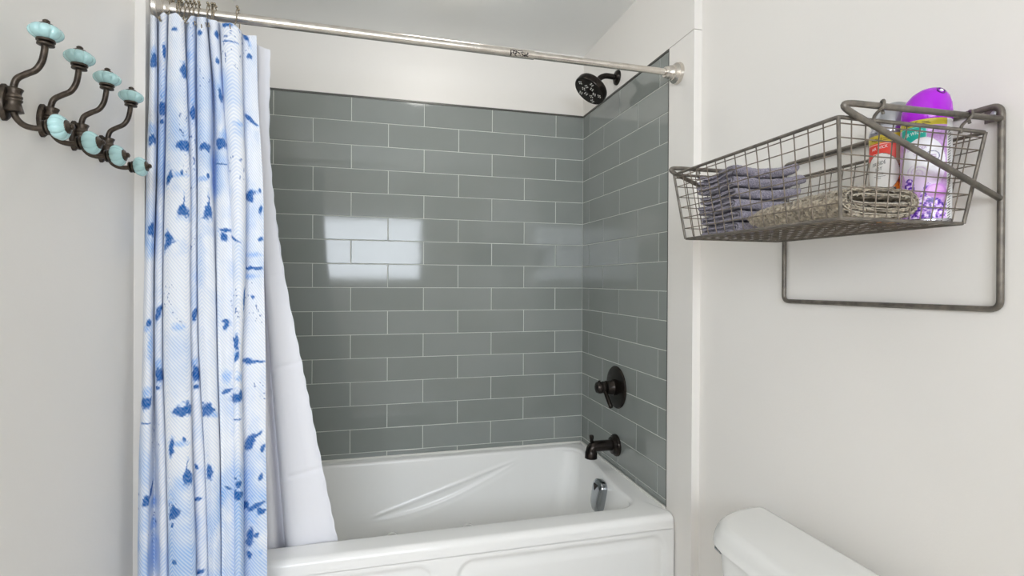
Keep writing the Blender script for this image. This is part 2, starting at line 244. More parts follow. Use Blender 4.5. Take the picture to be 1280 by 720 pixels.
# ------------------------------------------------------------------ materials
def paint(name, rgb, bump=0.25, rough=0.55):
    m, nt, b = bsdf(name, rgb, rough, spec=0.3)
    bump_noise(nt, b, 260.0, bump, 0.0006, 2.0)
    return m
M_WALL = paint('wall_paint', (237, 234, 229))
M_PANEL = paint('surround_panel', (234, 231, 226), 0.06, 0.35)
M_CEIL = paint('ceiling_paint', (246, 246, 244), 0.15, 0.8)
M_GROUT, _nt, _b = bsdf('grout', (205, 208, 202), 0.8, spec=0.2)
M_TRIMM, _nt, _b = bsdf('tile_edge_metal', (92, 92, 88), 0.4, 0.6)
M_DARKGAP, _nt, _b = bsdf('joint_filler', (120, 118, 112), 0.9)
def make_tile_mat():
    m, nt, b = bsdf('glazed_tile', (124, 131, 128), 0.07, spec=0.5)
    oi = node(nt, 'ShaderNodeObjectInfo'); tc = node(nt, 'ShaderNodeTexCoord')
    nz = node(nt, 'ShaderNodeTexNoise', i_Scale=3.0, i_Detail=3.0)
    ad = node(nt, 'ShaderNodeVectorMath', operation='ADD')
    nt.links.new(tc.outputs['Object'], ad.inputs[0]); nt.links.new(oi.outputs['Random'], ad.inputs[1])
    nt.links.new(ad.outputs[0], nz.inputs['Vector'])
    sm = node(nt, 'ShaderNodeMath', operation='MULTIPLY_ADD'); sm.inputs[1].default_value = 0.35
    nt.links.new(oi.outputs['Random'], sm.inputs[0]); nt.links.new(nz.outputs['Fac'], sm.inputs[2])
    mr = node(nt, 'ShaderNodeMapRange'); mr.inputs[1].default_value = 0.3; mr.inputs[2].default_value = 1.0
    nt.links.new(sm.outputs[0], mr.inputs[0])
    mx = node(nt, 'ShaderNodeMix', data_type='RGBA')
    mx.inputs[6].default_value = (*lin((134, 139, 135)), 1); mx.inputs[7].default_value = (*lin((144, 149, 146)), 1)
    nt.links.new(mr.outputs[0], mx.inputs[0]); nt.links.new(mx.outputs[2], b.inputs['Base Color'])
    n2 = node(nt, 'ShaderNodeTexNoise', i_Scale=14.0, i_Detail=1.0); nt.links.new(ad.outputs[0], n2.inputs['Vector'])
    bp = node(nt, 'ShaderNodeBump', i_Strength=0.08, i_Distance=0.002)
    nt.links.new(n2.outputs['Fac'], bp.inputs['Height']); nt.links.new(bp.outputs['Normal'], b.inputs['Normal'])
    return m
M_TILE = make_tile_mat()
M_ACRYL, _nt, _b = bsdf('white_acrylic', (243, 243, 241), 0.18, spec=0.5)
M_CERAM, _nt, _b = bsdf('white_china', (230, 230, 227), 0.12, spec=0.5)
M_CAULK, _nt, _b = bsdf('caulk', (222, 221, 216), 0.6)
M_CHROME, _nt, _b = bsdf('chrome', (168, 172, 176), 0.16, 1.0)
def make_nickel():
    m, nt, b = bsdf('satin_nickel', (222, 216, 208), 0.27, 1.0)
    tint_noise(nt, b, (214, 207, 198), (228, 223, 215), 40.0); return m
M_NICKEL = make_nickel()
M_HOOKWIRE, _nt, _b = bsdf('hook_wire', (168, 158, 140), 0.22, 1.0)
def make_bronze():
    m, nt, b = bsdf('oil_rubbed_bronze', (44, 39, 36), 0.22, 0.7)
    tint_noise(nt, b, (34, 31, 29), (54, 47, 42), 60.0); return m
M_BRONZE = make_bronze()
def make_hookbronze():
    m, nt, b = bsdf('antique_bronze', (74, 66, 58), 0.38, 0.75)
    tint_noise(nt, b, (58, 51, 45), (92, 82, 72), 70.0); return m
M_HBRONZE = make_hookbronze()
M_MINT, _nt, _b = bsdf('mint_glaze', (170, 208, 208), 0.1, spec=0.6, coat=0.3)
def make_iron():
    m, nt, b = bsdf('raw_steel', (108, 101, 92), 0.4, 0.35)
    tint_noise(nt, b, (96, 91, 84), (124, 117, 107), 55.0)
    return m
M_IRON = make_iron()
def make_rust_iron():
    m, nt, b = bsdf('raw_steel_wire', (112, 104, 94), 0.45, 0.3)
    tint_noise(nt, b, (100, 92, 82), (134, 122, 108), 45.0)
    return m
M_WIRE = make_rust_iron()
def terry(name, a, bb, scale=420.0):
    m, nt, b = bsdf(name, a, 0.95, spec=0.1)
    tint_noise(nt, b, a, bb, scale, 2.0)
    tc = node(nt, 'ShaderNodeTexCoord'); vz = node(nt, 'ShaderNodeTexVoronoi', i_Scale=scale)
    bp = node(nt, 'ShaderNodeBump', i_Strength=0.9, i_Distance=0.002)
    nt.links.new(tc.outputs['Object'], vz.inputs['Vector']); nt.links.new(vz.outputs['Distance'], bp.inputs['Height'])
    nt.links.new(bp.outputs['Normal'], b.inputs['Normal'])
    b.inputs['Sheen Weight'].default_value = 0.25; b.inputs['Sheen Roughness'].default_value = 0.6
    return m
M_LAV = terry('lavender_terry', (122, 118, 132), (162, 157, 172), 380.0)
M_TAUPE = terry('taupe_terry', (132, 121, 104), (196, 184, 163), 170.0)
M_HEM, _nt, _b = bsdf('taupe_hem', (206, 198, 180), 0.9)

def make_curtain_mat():
    m, nt, b = bsdf('printed_cotton', (235, 238, 245), 0.9, spec=0.15)
    at = node(nt, 'ShaderNodeVertexColor', layer_name='dye'); sp = node(nt, 'ShaderNodeSeparateColor')
    nt.links.new(at.outputs['Color'], sp.inputs[0])
    uv = node(nt, 'ShaderNodeUVMap', uv_map='cloth'); sx = node(nt, 'ShaderNodeSeparateXYZ')
    nt.links.new(uv.outputs['UV'], sx.inputs[0])
    def mth(op, a, bv=None, c=None):
        n = node(nt, 'ShaderNodeMath', operation=op)
        for i, q in enumerate((a, bv, c)):
            if q is None: continue
            if isinstance(q, (int, float)): n.inputs[i].default_value = q
            else: nt.links.new(q, n.inputs[i])
        return n.outputs[0]
    # woven herringbone: zigzag of ribs
    zz = mth('PINGPONG', sx.outputs[0], 0.042)
    ph = mth('MULTIPLY_ADD', zz, 1.25, sx.outputs[1])
    wv = mth('SINE', mth('MULTIPLY', ph, 2*PI/0.0095))
    wv = mth('MULTIPLY_ADD', wv, 0.5, 0.5)
    white = node(nt, 'ShaderNodeMix', data_type='RGBA')
    white.inputs[6].default_value = (*lin((222, 228, 239)), 1); white.inputs[7].default_value = (*lin((243, 244, 246)), 1)
    nt.links.new(wv, white.inputs[0])
    rib = mth('MULTIPLY_ADD', wv, -0.55, 1.2)
    lt = node(nt, 'ShaderNodeMix', data_type='RGBA'); lt.inputs[7].default_value = (*lin((128, 176, 232)), 1)
    nt.links.new(mth('MULTIPLY', sp.outputs[0], rib), lt.inputs[0]); nt.links.new(white.outputs[2], lt.inputs[6])
    dk = node(nt, 'ShaderNodeMix', data_type='RGBA'); dk.inputs[7].default_value = (*lin((10, 92, 166)), 1)
    nt.links.new(mth('MULTIPLY', sp.outputs[1], mth('MULTIPLY_ADD', wv, -0.12, 1.0)), dk.inputs[0]); nt.links.new(lt.outputs[2], dk.inputs[6])
    nt.links.new(dk.outputs[2], b.inputs['Base Color'])
    bp = node(nt, 'ShaderNodeBump', i_Strength=0.35, i_Distance=0.0012)
    nt.links.new(wv, bp.inputs['Height']); nt.links.new(bp.outputs['Normal'], b.inputs['Normal'])
    return m
M_CURT = make_curtain_mat()
M_LINER, _nt, _b = bsdf('white_liner', (240, 240, 244), 0.6, spec=0.25)
def make_print_mat(name, layer, rough):
    m, nt, b = bsdf(name, (255, 255, 255), rough)
    at = node(nt, 'ShaderNodeVertexColor', layer_name=layer); nt.links.new(at.outputs['Color'], b.inputs['Base Color'])
    return m
M_CANPRINT = make_print_mat('can_print', 'print', 0.3)
M_PURPLE, _nt, _b = bsdf('purple_plastic', (168, 22, 205), 0.2)
M_SILVERP, _nt, _b = bsdf('silver_plastic', (150, 152, 154), 0.28, 0.35)
M_TIN, _nt, _b = bsdf('tin', (190, 190, 200), 0.2, 1.0)
M_BLACKINK, _nt, _b = bsdf('black_ink', (30, 30, 28), 0.6)
M_WHITEINK, _nt, _b = bsdf('white_ink', (245, 245, 245), 0.6)
M_LILACINK, _nt, _b = bsdf('lilac_ink', (176, 140, 190), 0.6)
M_WHITEPL, _nt, _b = bsdf('white_plastic', (235, 235, 235), 0.35)
M_ZINC, _nt, _b = bsdf('zinc_screw', (170, 172, 174), 0.45, 0.5)
M_DARK, _nt, _b = bsdf('dark_rubber', (38, 32, 30), 0.5)
M_NOZ, _nt, _b = bsdf('nozzle_rubber', (205, 205, 200), 0.4)
M_FLOOR, nt, b = bsdf('floor_vinyl', (222, 219, 214), 0.5); tint_noise(nt, b, (216, 212, 207), (228, 225, 221), 6.0)

# ------------------------------------------------------------------ setting
XL, XR = -1.519, 0.0          # alcove side faces
WL, WR = -1.5415, 0.028       # room side walls
YA = -0.912                   # front edge of the surround panels
YT = -0.765                   # front edge of the tile
ZT = 2.073; ZC = 2.372        # tile top, ceiling
GR = 0.0016                   # grout sits this far behind the tile face
struct(obj('floor', box(WL2-0.1, WR+0.1, YF-0.1, 0.1, -0.1, 0.0), M_FLOOR))
struct(obj('ceiling', box(WL2-0.1, WR+0.1, YF-0.1, 0.1, ZC, ZC+0.1), M_CEIL))
wb = struct(obj('wall_back', joinm((box(XL-0.1, XR+0.1, GR, 0.1, 0, ZT+0.002), 0), (box(XL-0.1, XR+0.1, 0.0, 0.1, ZT+0.002, ZC), 1)), [M_GROUT, M_PANEL], smooth=0))
wr_a = struct(obj('wall_alcove_right', joinm((box(GR, 0.1, YT, 0, 0, ZT+0.002), 0), (box(0, 0.1, YA, 0, 2.0835, ZC), 1),
        (box(0.0, 0.1, YA, YT, 0, 2.0815), 1), (box(0.003, 0.1, YA+0.002, 0, 2.0815, 2.0835), 2)), [M_GROUT, M_PANEL, M_DARKGAP], smooth=0))
wl_a = struct(obj('wall_alcove_left', joinm((box(XL-0.1, XL-GR, YT, 0, 0, ZT+0.002), 0), (box(XL-0.1, XL, YA, 0, 2.0835, ZC), 1),
        (box(XL-0.1, XL, YA, YT, 0, 2.0815), 1), (box(XL-0.1, XL-0.003, YA+0.002, 0, 2.0815, 2.0835), 2)), [M_GROUT, M_PANEL, M_DARKGAP], smooth=0))
struct(obj('wall_right', box(WR, WR+0.1, YF-0.1, YA, 0, ZC), M_WALL, smooth=0))
struct(obj('wall_left', box(WL-0.1, WL, YL, YA, 0, ZC), M_WALL, smooth=0))
struct(obj('wall_annex_back', box(WL2, WL-0.1, YL, YL+0.1, 0, ZC), M_WALL, smooth=0))
struct(obj('wall_annex_left', box(WL2-0.1, WL2, YF-0.1, YL+0.1, 0, ZC), M_WALL, smooth=0))
struct(obj('wall_front', join(box(WL2, WIN[0], YF-0.1, YF, 0, ZC), box(WIN[1], WR, YF-0.1, YF, 0, ZC),
        box(WIN[0], WIN[1], YF-0.1, YF, 0, WIN[2]), box(WIN[0], WIN[1], YF-0.1, YF, WIN[3], ZC)), M_WALL, smooth=0))
# window in the wall behind the camera
M_VINYL, _nt, _b = bsdf('window_vinyl', (235, 235, 232), 0.35)
def make_pane():
    m = bpy.data.materials.new('pane_glass'); m.use_nodes = True; nt = m.node_tree; nt.nodes.remove(nt.nodes['Principled BSDF'])
    t = node(nt, 'ShaderNodeBsdfTransparent'); g = node(nt, 'ShaderNodeBsdfGlossy', i_Roughness=0.02); f = node(nt, 'ShaderNodeFresnel', i_IOR=1.45)
    mx = node(nt, 'ShaderNodeMixShader'); nt.links.new(f.outputs[0], mx.inputs[0]); nt.links.new(t.outputs[0], mx.inputs[1]); nt.links.new(g.outputs[0], mx.inputs[2])
    nt.links.new(mx.outputs[0], nt.nodes['Material Output'].inputs['Surface']); return m
M_PANE = make_pane()
x0, x1, z0, z1 = WIN
wf = struct(obj('window_1', join(box(x0, x0+0.035, YF-0.08, YF-0.02, z0, z1), box(x1-0.035, x1, YF-0.08, YF-0.02, z0, z1),
        box(x0+0.035, x1-0.035, YF-0.08, YF-0.02, z0, z0+0.035), box(x0+0.035, x1-0.035, YF-0.08, YF-0.02, z1-0.035, z1)), M_VINYL, smooth=0))
obj('window_pane', box(x0+0.035, x1-0.035, YF-0.052, YF-0.048, z0+0.035, z1-0.035), M_PANE, wf, smooth=0)

# tiles, one by one: real glazed faces with eased edges
TP, TW, HALF = 0.1031875, 0.31249, 0.156245
Z_K0 = 1.97; GAP = 0.0034
def tile_mesh(w, h):
    e = 0.0012; d = 0.007
    v = [(0, d, 0), (w, d, 0), (w, d, h), (0, d, h), (0, e, 0), (w, e, 0), (w, e, h), (0, e, h), (e, 0, e), (w-e, 0, e), (w-e, 0, h-e), (e, 0, h-e)]
    f = [(0, 1, 5, 4), (1, 2, 6, 5), (2, 3, 7, 6), (3, 0, 4, 7), (4, 5, 9, 8), (5, 6, 10, 9), (6, 7, 11, 10), (7, 4, 8, 11), (8, 9, 10, 11)]
    me = bpy.data.meshes.new('tile'); me.from_pydata(v, [], f); me.materials.append(M_TILE); me.update(); return me
TILES = {}
def lay(parent, off, length, frame, skip=0.003):
    """courses of running bond; `off` = where the first joint of even courses falls along the run; frame(s, z) gives location and turn"""
    for row in range(16):
        zt = Z_K0 + TP*(1-row) - GAP/2 if row else ZT
        zb = Z_K0 - TP*row + GAP/2
        if row == 15: zb = 0.505
        h = zt - zb
        js = [0.0]; s = off + (HALF if row % 2 else 0.0)
        while s > 0.02: s -= TW
        while s < length - 0.012:
            if s > 0.012: js.append(s)
            s += TW
        js.append(length)
        for a, b_ in zip(js[:-1], js[1:]):
            a2 = a + (GAP/2 if a > 0 else 0.0005); b2 = b_ - (GAP/2 if b_ < length else 0.0005)
            key = (round(b2-a2, 3), round(h, 3))
            if key not in TILES: TILES[key] = tile_mesh(*key)
            o = bpy.data.objects.new('tile', TILES[key]); COL.objects.link(o); o.parent = parent
            loc, rz = frame(a2, b2, zb); o.location = loc; o.rotation_euler = (random.uniform(-.0009, .0009), 0, rz+random.uniform(-.0009, .0009))
lay(wb, 0.13936, 1.519, lambda a, b_, z: ((-b_, 0.0, z), 0.0))
# right wall: run measured from the back corner towards the room; face looks to -x
lay(wr_a, 0.07929, 0.765-0.0015, lambda a, b_, z: ((0.0, -a, z), -PI/2))
lay(wl_a, 0.07929, 0.765-0.0015, lambda a, b_, z: ((XL, -b_, z), PI/2))
# dark metal edge over the tile and down its front edge
struct(obj('trim_1', box(XL, 0, -0.0025, 0.001, ZT+0.0005, ZT+0.0085), M_TRIMM, smooth=0))
struct(obj('trim_2', box(-0.0025, 0.001, YT, -0.0025, ZT+0.0005, ZT+0.0085), M_TRIMM, smooth=0))
struct(obj('trim_3', box(XL-0.001, XL+0.0025, YT, -0.0025, ZT+0.0005, ZT+0.0085), M_TRIMM, smooth=0))
struct(obj('trim_4', box(-0.0015, 0.003, YT-0.0015, YT+0.001, 0.503, ZT+0.0085), M_TRIMM, smooth=0))
struct(obj('trim_5', box(XL-0.003, XL+0.0015, YT-0.0015, YT+0.001, 0.503, ZT+0.0085), M_TRIMM, smooth=0))
struct(obj('baseboard_right', box(WR-0.014, WR, YF, YA-0.001, 0, 0.1), M_PANEL, smooth=0))
struct(obj('baseboard_left', box(WL, WL+0.014, YL, YA-0.001, 0, 0.1), M_PANEL, smooth=0))
struct(obj('baseboard_front', box(WL2, WR-0.014, YF, YF+0.014, 0, 0.1), M_PANEL, smooth=0))
# globe lamp added out of view behind the camera to brighten the room
LP = (-2.0, -3.05, 1.9)
cl = thing('added_fill_globe', 'added frosted globe fill light hanging unseen behind the camera', 'light', LP)
obj('ceiling_rose', lathe([(0.06, 0), (0.06, -0.015), (0.02, -0.03), (0.0, -0.03)], 32, Matrix.Translation((LP[0], LP[1], ZC))), M_NICKEL, cl)
obj('cord', tube([(LP[0], LP[1], ZC-0.03), (LP[0], LP[1], LP[2]+0.19)], 0.003, 8), M_DARK, cl)
M_GLOW = bpy.data.materials.new('fill_glow'); M_GLOW.use_nodes = True
_b = M_GLOW.node_tree.nodes['Principled BSDF']; _b.inputs['Emission Color'].default_value = (1, 0.968, 0.925, 1); _b.inputs['Emission Strength'].default_value = LAMP
obj('globe', lathe([(0.2*math.sin(q), -0.2*math.cos(q)) for q in np.linspace(0.02, PI-0.02, 24)], 40, Matrix.Translation(LP)), M_GLOW, cl, 180)
# unseen dome added above the tub to brighten the alcove and its ceiling
DP = (-0.74, -0.60)
dl = thing('added_fill_dome', 'added shallow dome fill light on the alcove ceiling over the tub, unseen', 'light', (DP[0], DP[1], ZC))
DT = Matrix.Translation((DP[0], DP[1], ZC))
obj('trim_ring', lathe([(0.132, 0.0), (0.145, -0.001), (0.144, -0.010), (0.135, -0.012), (0.132, -0.008)], 48, DT, None, False), M_CEIL, dl)
M_GLOW2 = M_GLOW.copy(); M_GLOW2.node_tree.nodes['Principled BSDF'].inputs['Emission Strength'].default_value = DOWN
obj('lens', lathe([(0.132, -0.008), (0.131, -0.045), (0.118, -0.066), (0.09, -0.080), (0.05, -0.087), (0.0, -0.089)], 48, DT, None, False), M_GLOW2, dl, 180)

# ------------------------------------------------------------------ bathtub
def tub():
    t = thing('bathtub', 'white alcove bathtub with recessed apron panels under the grey tile', 'bathtub', (-0.76, -0.41, 0.0))
    xa, xb, ya, yb = XL+0.002, -0.003, -0.82, -0.002
    ns = (150, 60, 220, 60); nc = 14                  # front, right, back, left
    L = []
    def loop(x0, x1, y0, y1, r, z): L.append(ring3(rrect(x0, x1, y0, y1, r, ns, nc), z))
    loop(xa, xb, ya, yb, 0.003, 0.455)
    loop(xa, xb, ya, yb, 0.003, 0.478)
    for k in range(1, 7):                             # rounded front lip
        a = PI/2*k/6; d = 0.022*(1-math.cos(a)); loop(xa+d*0.1, xb-d*0.1, ya+d, yb-d*0.1, 0.004, 0.478+0.022*math.sin(a))
    ix0, ix1, iy0, iy1 = -1.40, -0.077, -0.735, -0.047
    loop(ix0-0.02, ix1+0.02, iy0-0.018, iy1+0.02, 0.075, 0.5)
    for k in range(0, 6):
        a = PI/2*k/5; d = 0.012*math.sin(a)
        loop(ix0+d, ix1-d, iy0+d, iy1-d, 0.072, 0.5-0.012*(1-math.cos(a)))
    for k in range(1, 71):                            # walls of the basin
        s = k/70; z = 0.488-(0.488-0.125)*s
        ins = 0.012+0.055*s+0.02*s**4
        back = 0.012+0.22*s**1.3
        loop(ix0+back, ix1-0.012-0.05*s-0.02*s**4, iy0+ins, iy1-ins, 0.06+0.04*s, z)
    for k in range(1, 7):                             # round into the floor
        a = PI/2*k/6; d = 0.06*math.sin(a)
        loop(ix0+0.232+d, ix1-0.082-d, iy0+0.087+d, iy1-0.087-d, 0.10, 0.125-0.045*(1-math.cos(a)))
    loop(-1.0, -0.35, -0.42, -0.36, 0.02, 0.078)
    V, F = loft(L, cap1=True)
    n0 = len(L[0])
    # the end rim is narrower at the back corner
    inner = V[:, 2] < 0.4999
    w = sstep(-0.6, -0.1, V[:, 1])*sstep(-0.35, -0.085, V[:, 0])
    sel = np.zeros(len(V)); sel[8*n0:] = 1
    V[:, 0] += 0.035*w*sel
    # moulded arm-rest crease on the back wall of the basin: two soft ridges that meet at the right
    bk = (V[:, 1] > -0.25) & inner & (V[:, 2] > 0.13)
    x, z = V[:, 0], V[:, 2]
    u = np.clip((x+1.02)/(0.70), 0, 1)
    za = 0.268+(0.466-0.268)*u**1.05; zb = 0.268-0.05*np.sin(PI*np.clip(u*0.9, 0, 1))**1.0*(1-u)**0.4+(0.466-0.268)*u**1.12
    fade = sstep(-1.05, -0.93, x)*(1-sstep(-0.40, -0.30, x))
    prof = 0.0035*np.exp(-((z-za)/0.009)**2)+0.0028*np.exp(-((z-zb)/0.009)**2)
    prof += -0.0035*sstep(-0.004, 0.004, za-z)*sstep(-0.004, 0.004, z-zb)
    prof += 0.004*(1-sstep(-0.03, 0.0, z-zb))*sstep(0.13, 0.2, z)
    V[:, 1] -= np.where(bk, prof*fade, 0)
    obj('basin', (V, F), M_ACRYL, t, 50)
    # apron with two pressed panels
    nx, nz = 380, 110
    X, Z = np.meshgrid(np.linspace(xa, xb, nx), np.linspace(0.0, 0.456, nz))
    def panel(x0, x1, z0, z1, r):
        dx = np.abs(X-(x0+x1)/2)-(x1-x0)/2+r; dz = np.abs(Z-(z0+z1)/2)-(z1-z0)/2+r
        sd = np.hypot(np.maximum(dx, 0), np.maximum(dz, 0))+np.minimum(np.maximum(dx, dz), 0)-r
        return 0.009*(1-sstep(-0.016, 0.004, sd)) - 0.004*(1-sstep(-0.05, -0.018, sd))
    Y = ya + panel(-0.735, -0.03, 0.07, 0.441, 0.055) + panel(-1.47, -0.80, 0.07, 0.441, 0.055)
    obj('apron', (np.stack([X, Y, Z], 2).reshape(-1, 3), grid_faces(nz, nx)), M_ACRYL, t, 60)
    obj('end_panel', box(xa, xb, ya+0.012, ya+0.03, 0, 0.45), M_ACRYL, t, 0)
    bead = tube([(xa, -0.004, 0.502), (xb-0.004, -0.004, 0.502), (xb-0.004, YT, 0.502)], 0.005, 8)
    obj('caulk_bead', bead, M_CAULK, t)
    # overflow plate on the faucet end
    c = np.array([-0.105, -0.440, 0.423]); nrm = Vector((-1, 0.0, 0.16)).normalized()
    M = aim(c, nrm); M3 = M.to_3x3()
    ex = np.array([0, -1.0, 0]); ez = np.cross(ex, np.array(nrm)); ez = ez if ez[2] > 0 else -ez; en = np.array(nrm)
    loops = []
    def plate(k, h):
        xy = rrect(-0.040*k, 0.040*k, -0.062*k, 0.062*k, 0.03*k, 8, 8)
        xy[:, 0] *= 1.0-0.16*np.clip(-xy[:, 1]/0.062, -1, 1)
        return c+xy[:, :1]*ex+xy[:, 1:]*ez+h*en
    for k, h in ((1.0, -0.012), (1.0, 0.006), (0.98, 0.010), (0.93, 0.014), (0.75, 0.019), (0.5, 0.022), (0.2, 0.023)): loops.append(plate(k, h))
    ov = obj('overflow_plate', loft(loops, cap1=True), M_CHROME, t, 60); ov['label'] = 'chrome overflow plate'
    nt_ = lathe([(0.020, 0.0), (0.018, 0.006), (0.010, 0.010), (0.0, 0.011)], 3, Matrix.Translation(Vector(c+0.036*ez+0.016*en)) @ Matrix(np.column_stack([-ez, ex, en]).tolist()).to_4x4())
    obj('overflow_notch', nt_, M_DARK, ov, 0)
    for jx in (-0.901, -0.577):                       # whirlpool jets low on the back wall
        m = aim((jx, -0.125, 0.19), (0, -1, 0.15))
        obj('whirlpool_jet', lathe([(0.030, -0.012), (0.031, 0.004), (0.028, 0.007), (0.023, 0.006), (0.021, 0.001), (0.008, 0.001), (0.007, 0.006), (0, 0.007)], 28, m), M_ACRYL, t)
tub()

# ------------------------------------------------------------------ shower rod, curtain, liner
RA = np.array([0.0, -0.824, 1.9745]); RB = np.array([XL, -0.856, 1.9675])
def rod_at(x):
    return RA+(RB-RA)*(x/XL)
def make_rod():
    t = thing('shower_rod', 'satin nickel tension rod spanning the tub alcove above the curtain', 'curtain rod', tuple(RA))
    d = (RB-RA)/np.linalg.norm(RB-RA)
    fl = [(0.0352, 0.0005), (0.0355, 0.004), (0.033, 0.009), (0.0335, 0.013), (0.029, 0.018), (0.024, 0.023), (0.025, 0.027), (0.0225, 0.033), (0.019, 0.037), (0.0185, 0.046), (0.0165, 0.052), (0.0115, 0.053)]
    obj('flange', lathe(fl, 40, aim(RA, d)), M_NICKEL, t, 40)
    obj('flange', lathe(fl, 40, aim(RB, -d)), M_NICKEL, t, 40)
    xs = -0.508
    obj('inner_tube', tube([RA+d*0.05, RA+d*0.3, rod_at(xs-0.02)], 0.0108, 24), M_NICKEL, t)
    p = rod_at(xs)
    obj('outer_tube', tube([p-d*0.0002, p, rod_at(-1.0), RB-d*0.05], [0.0115, 0.0131, 0.0131, 0.0131], 24), M_NICKEL, t)
    # worn printed sticker near the joint, curved on the tube
    p0, p1 = rod_at(-0.585), rod_at(-0.512); n = 60; m = 26; V = []; mi = []
    e1 = np.array([0, -1.0, 0]); e2 = np.cross(d, e1); e2 = e2 if e2[2] > 0 else -e2
    for i in range(n):
        c = p0+(p1-p0)*i/(n-1)
        for j in range(m):
            a = -1.25+1.55*j/(m-1); V.append(c+0.0133*(math.cos(a)*e1+math.sin(a)*e2))
    F = grid_faces(n, m)
    for q in F:
        i, j = divmod(q[0], m); w = vnoise(np.array([i*0.42]), np.array([j*0.45]), 5)[0]
        edge = (j >= m-4 and i < 34) or i < 2
        mi.append(1 if (edge and w > 0.25) or (w > 0.52 and i < 46 and 2 < j < m-4) else 0)
    obj('sticker', (V, F, mi), [M_NICKEL, M_DARK], t, 180)
make_rod()

def make_curtain():
    nu, nv = 540, 640
    G, u = curtain_grid(nu, nv)
    # light rumpling of the cloth
    U, Z = np.meshgrid(u, np.linspace(1.93, 0.09, nv))
    G[:, :, 1] += 0.0022*(fbm(U*16, Z*5, 3)-0.5)*2
    hem = (Z > 1.895)
    V = G.reshape(-1, 3)
    o = obj('shower_curtain', (V, grid_faces(nv, nu)), M_CURT, None, 180, at=(-1.38, -0.93, 0.09))
    tag(o, 'blue and white tie-dyed herringbone shower curtain drawn to the left', 'shower curtain')
    me = o.data
    z = V[:, 2]; uu = np.tile(u, nv)
    # dye pattern in cloth coordinates (metres along the cloth, metres of height)
    wash = fbm(uu*7+3, z*6.5, 11, 4); wash2 = fbm(uu*26, z*20, 12, 3)
    L = 0.62*sstep(0.47, 0.74, wash)+0.22*sstep(0.52, 0.8, wash2)
    rep = np.sin(z*2*PI/0.855+1.3+3*fbm(uu*4, z*1.0, 31, 2))
    L = L*(0.8+0.3*rep)+0.03
    K = np.zeros(len(V))
    wx = (fbm(uu*95, z*95, 21, 3)-0.5); wy = (fbm(uu*95+40, z*95+9, 22, 3)-0.5)
    fine = fbm(uu*320, z*320, 25, 2)
    for (bu, bz, ru, rz, ang, kind) in BLOBS:
        ru *= 1.12; rz *= 1.12; R = max(ru, rz)*2.6
        s = np.nonzero((np.abs(uu-bu) < R) & (np.abs(z-bz) < R))[0]
        if not len(s): continue
        a = math.radians(ang); m = min(ru, rz)
        du = uu[s]-bu+wx[s]*m*1.3; dz = z[s]-bz+wy[s]*m*1.3
        p = (du*math.cos(a)+dz*math.sin(a))/ru; q = (-du*math.sin(a)+dz*math.cos(a))/rz
        if kind in (2, 5):                            # a fan or wing: round top to one side, ragged hem
            sg = 1 if kind == 2 else -1
            p2 = p*sg; topc = 0.95*np.sqrt(np.clip(1-((p2-0.45)/1.45)**2, 0, 1)); low = -0.15-0.85*sstep(-1.0, 1.0, p2)*(0.45+0.55*vnoise(p2*3.0+7, p2*0, 3))
            inside = np.minimum(topc-q, q-low+0.15); inside = np.minimum(inside, 1.05-np.abs(p2))
            d = -inside*1.3+0.02
        elif kind == 3:                               # a flame: thin above, broad below
            wid = 0.16+0.84*sstep(0.6, -0.55, q); d = np.maximum(np.abs(p)/wid-1, np.abs(q)-1)
        elif kind == 4:                               # a wedge: straight on the left, pointing right
            d = np.maximum(np.maximum(p+np.abs(q)*1.25-1, -0.95-p), np.abs(q)-1)
        else:
            d = np.hypot(p, q)-1
        if kind == 1:
            L[s] = np.maximum(L[s], 0.75*(1-sstep(-0.8, 0.9, d+(fine[s]-0.5)*0.9)))
        else:
            K[s] = np.maximum(K[s], (1-sstep(-0.2, 0.22, d+(fine[s]-0.5)*0.45))*(0.84+0.16*sstep(0.3, 0.6, fine[s])))
            L[s] = np.maximum(L[s], 0.55*(1-sstep(-0.2, 0.75, d+(fine[s]-0.5)*0.8)))
    speck = fbm(uu*210+5, z*150, 61, 2)*sstep(0.55, 0.7, fbm(uu*12, z*9, 62, 2))
    K = np.maximum(K, 0.8*sstep(0.76, 0.80, speck))
    C = np.zeros((len(V), 4), np.float32); C[:, 0] = np.clip(L, 0, 1); C[:, 1] = np.clip(K, 0, 1); C[:, 3] = 1
    at = me.color_attributes.new('dye', 'FLOAT_COLOR', 'POINT'); at.data.foreach_set('color', C.ravel())
    uv = me.uv_layers.new(name='cloth'); li = np.zeros(len(me.loops), np.int32); me.loops.foreach_get('vertex_index', li)
    uv.data.foreach_set('uv', np.stack([uu[li], z[li]], 1).astype(np.float32).ravel())
make_curtain()

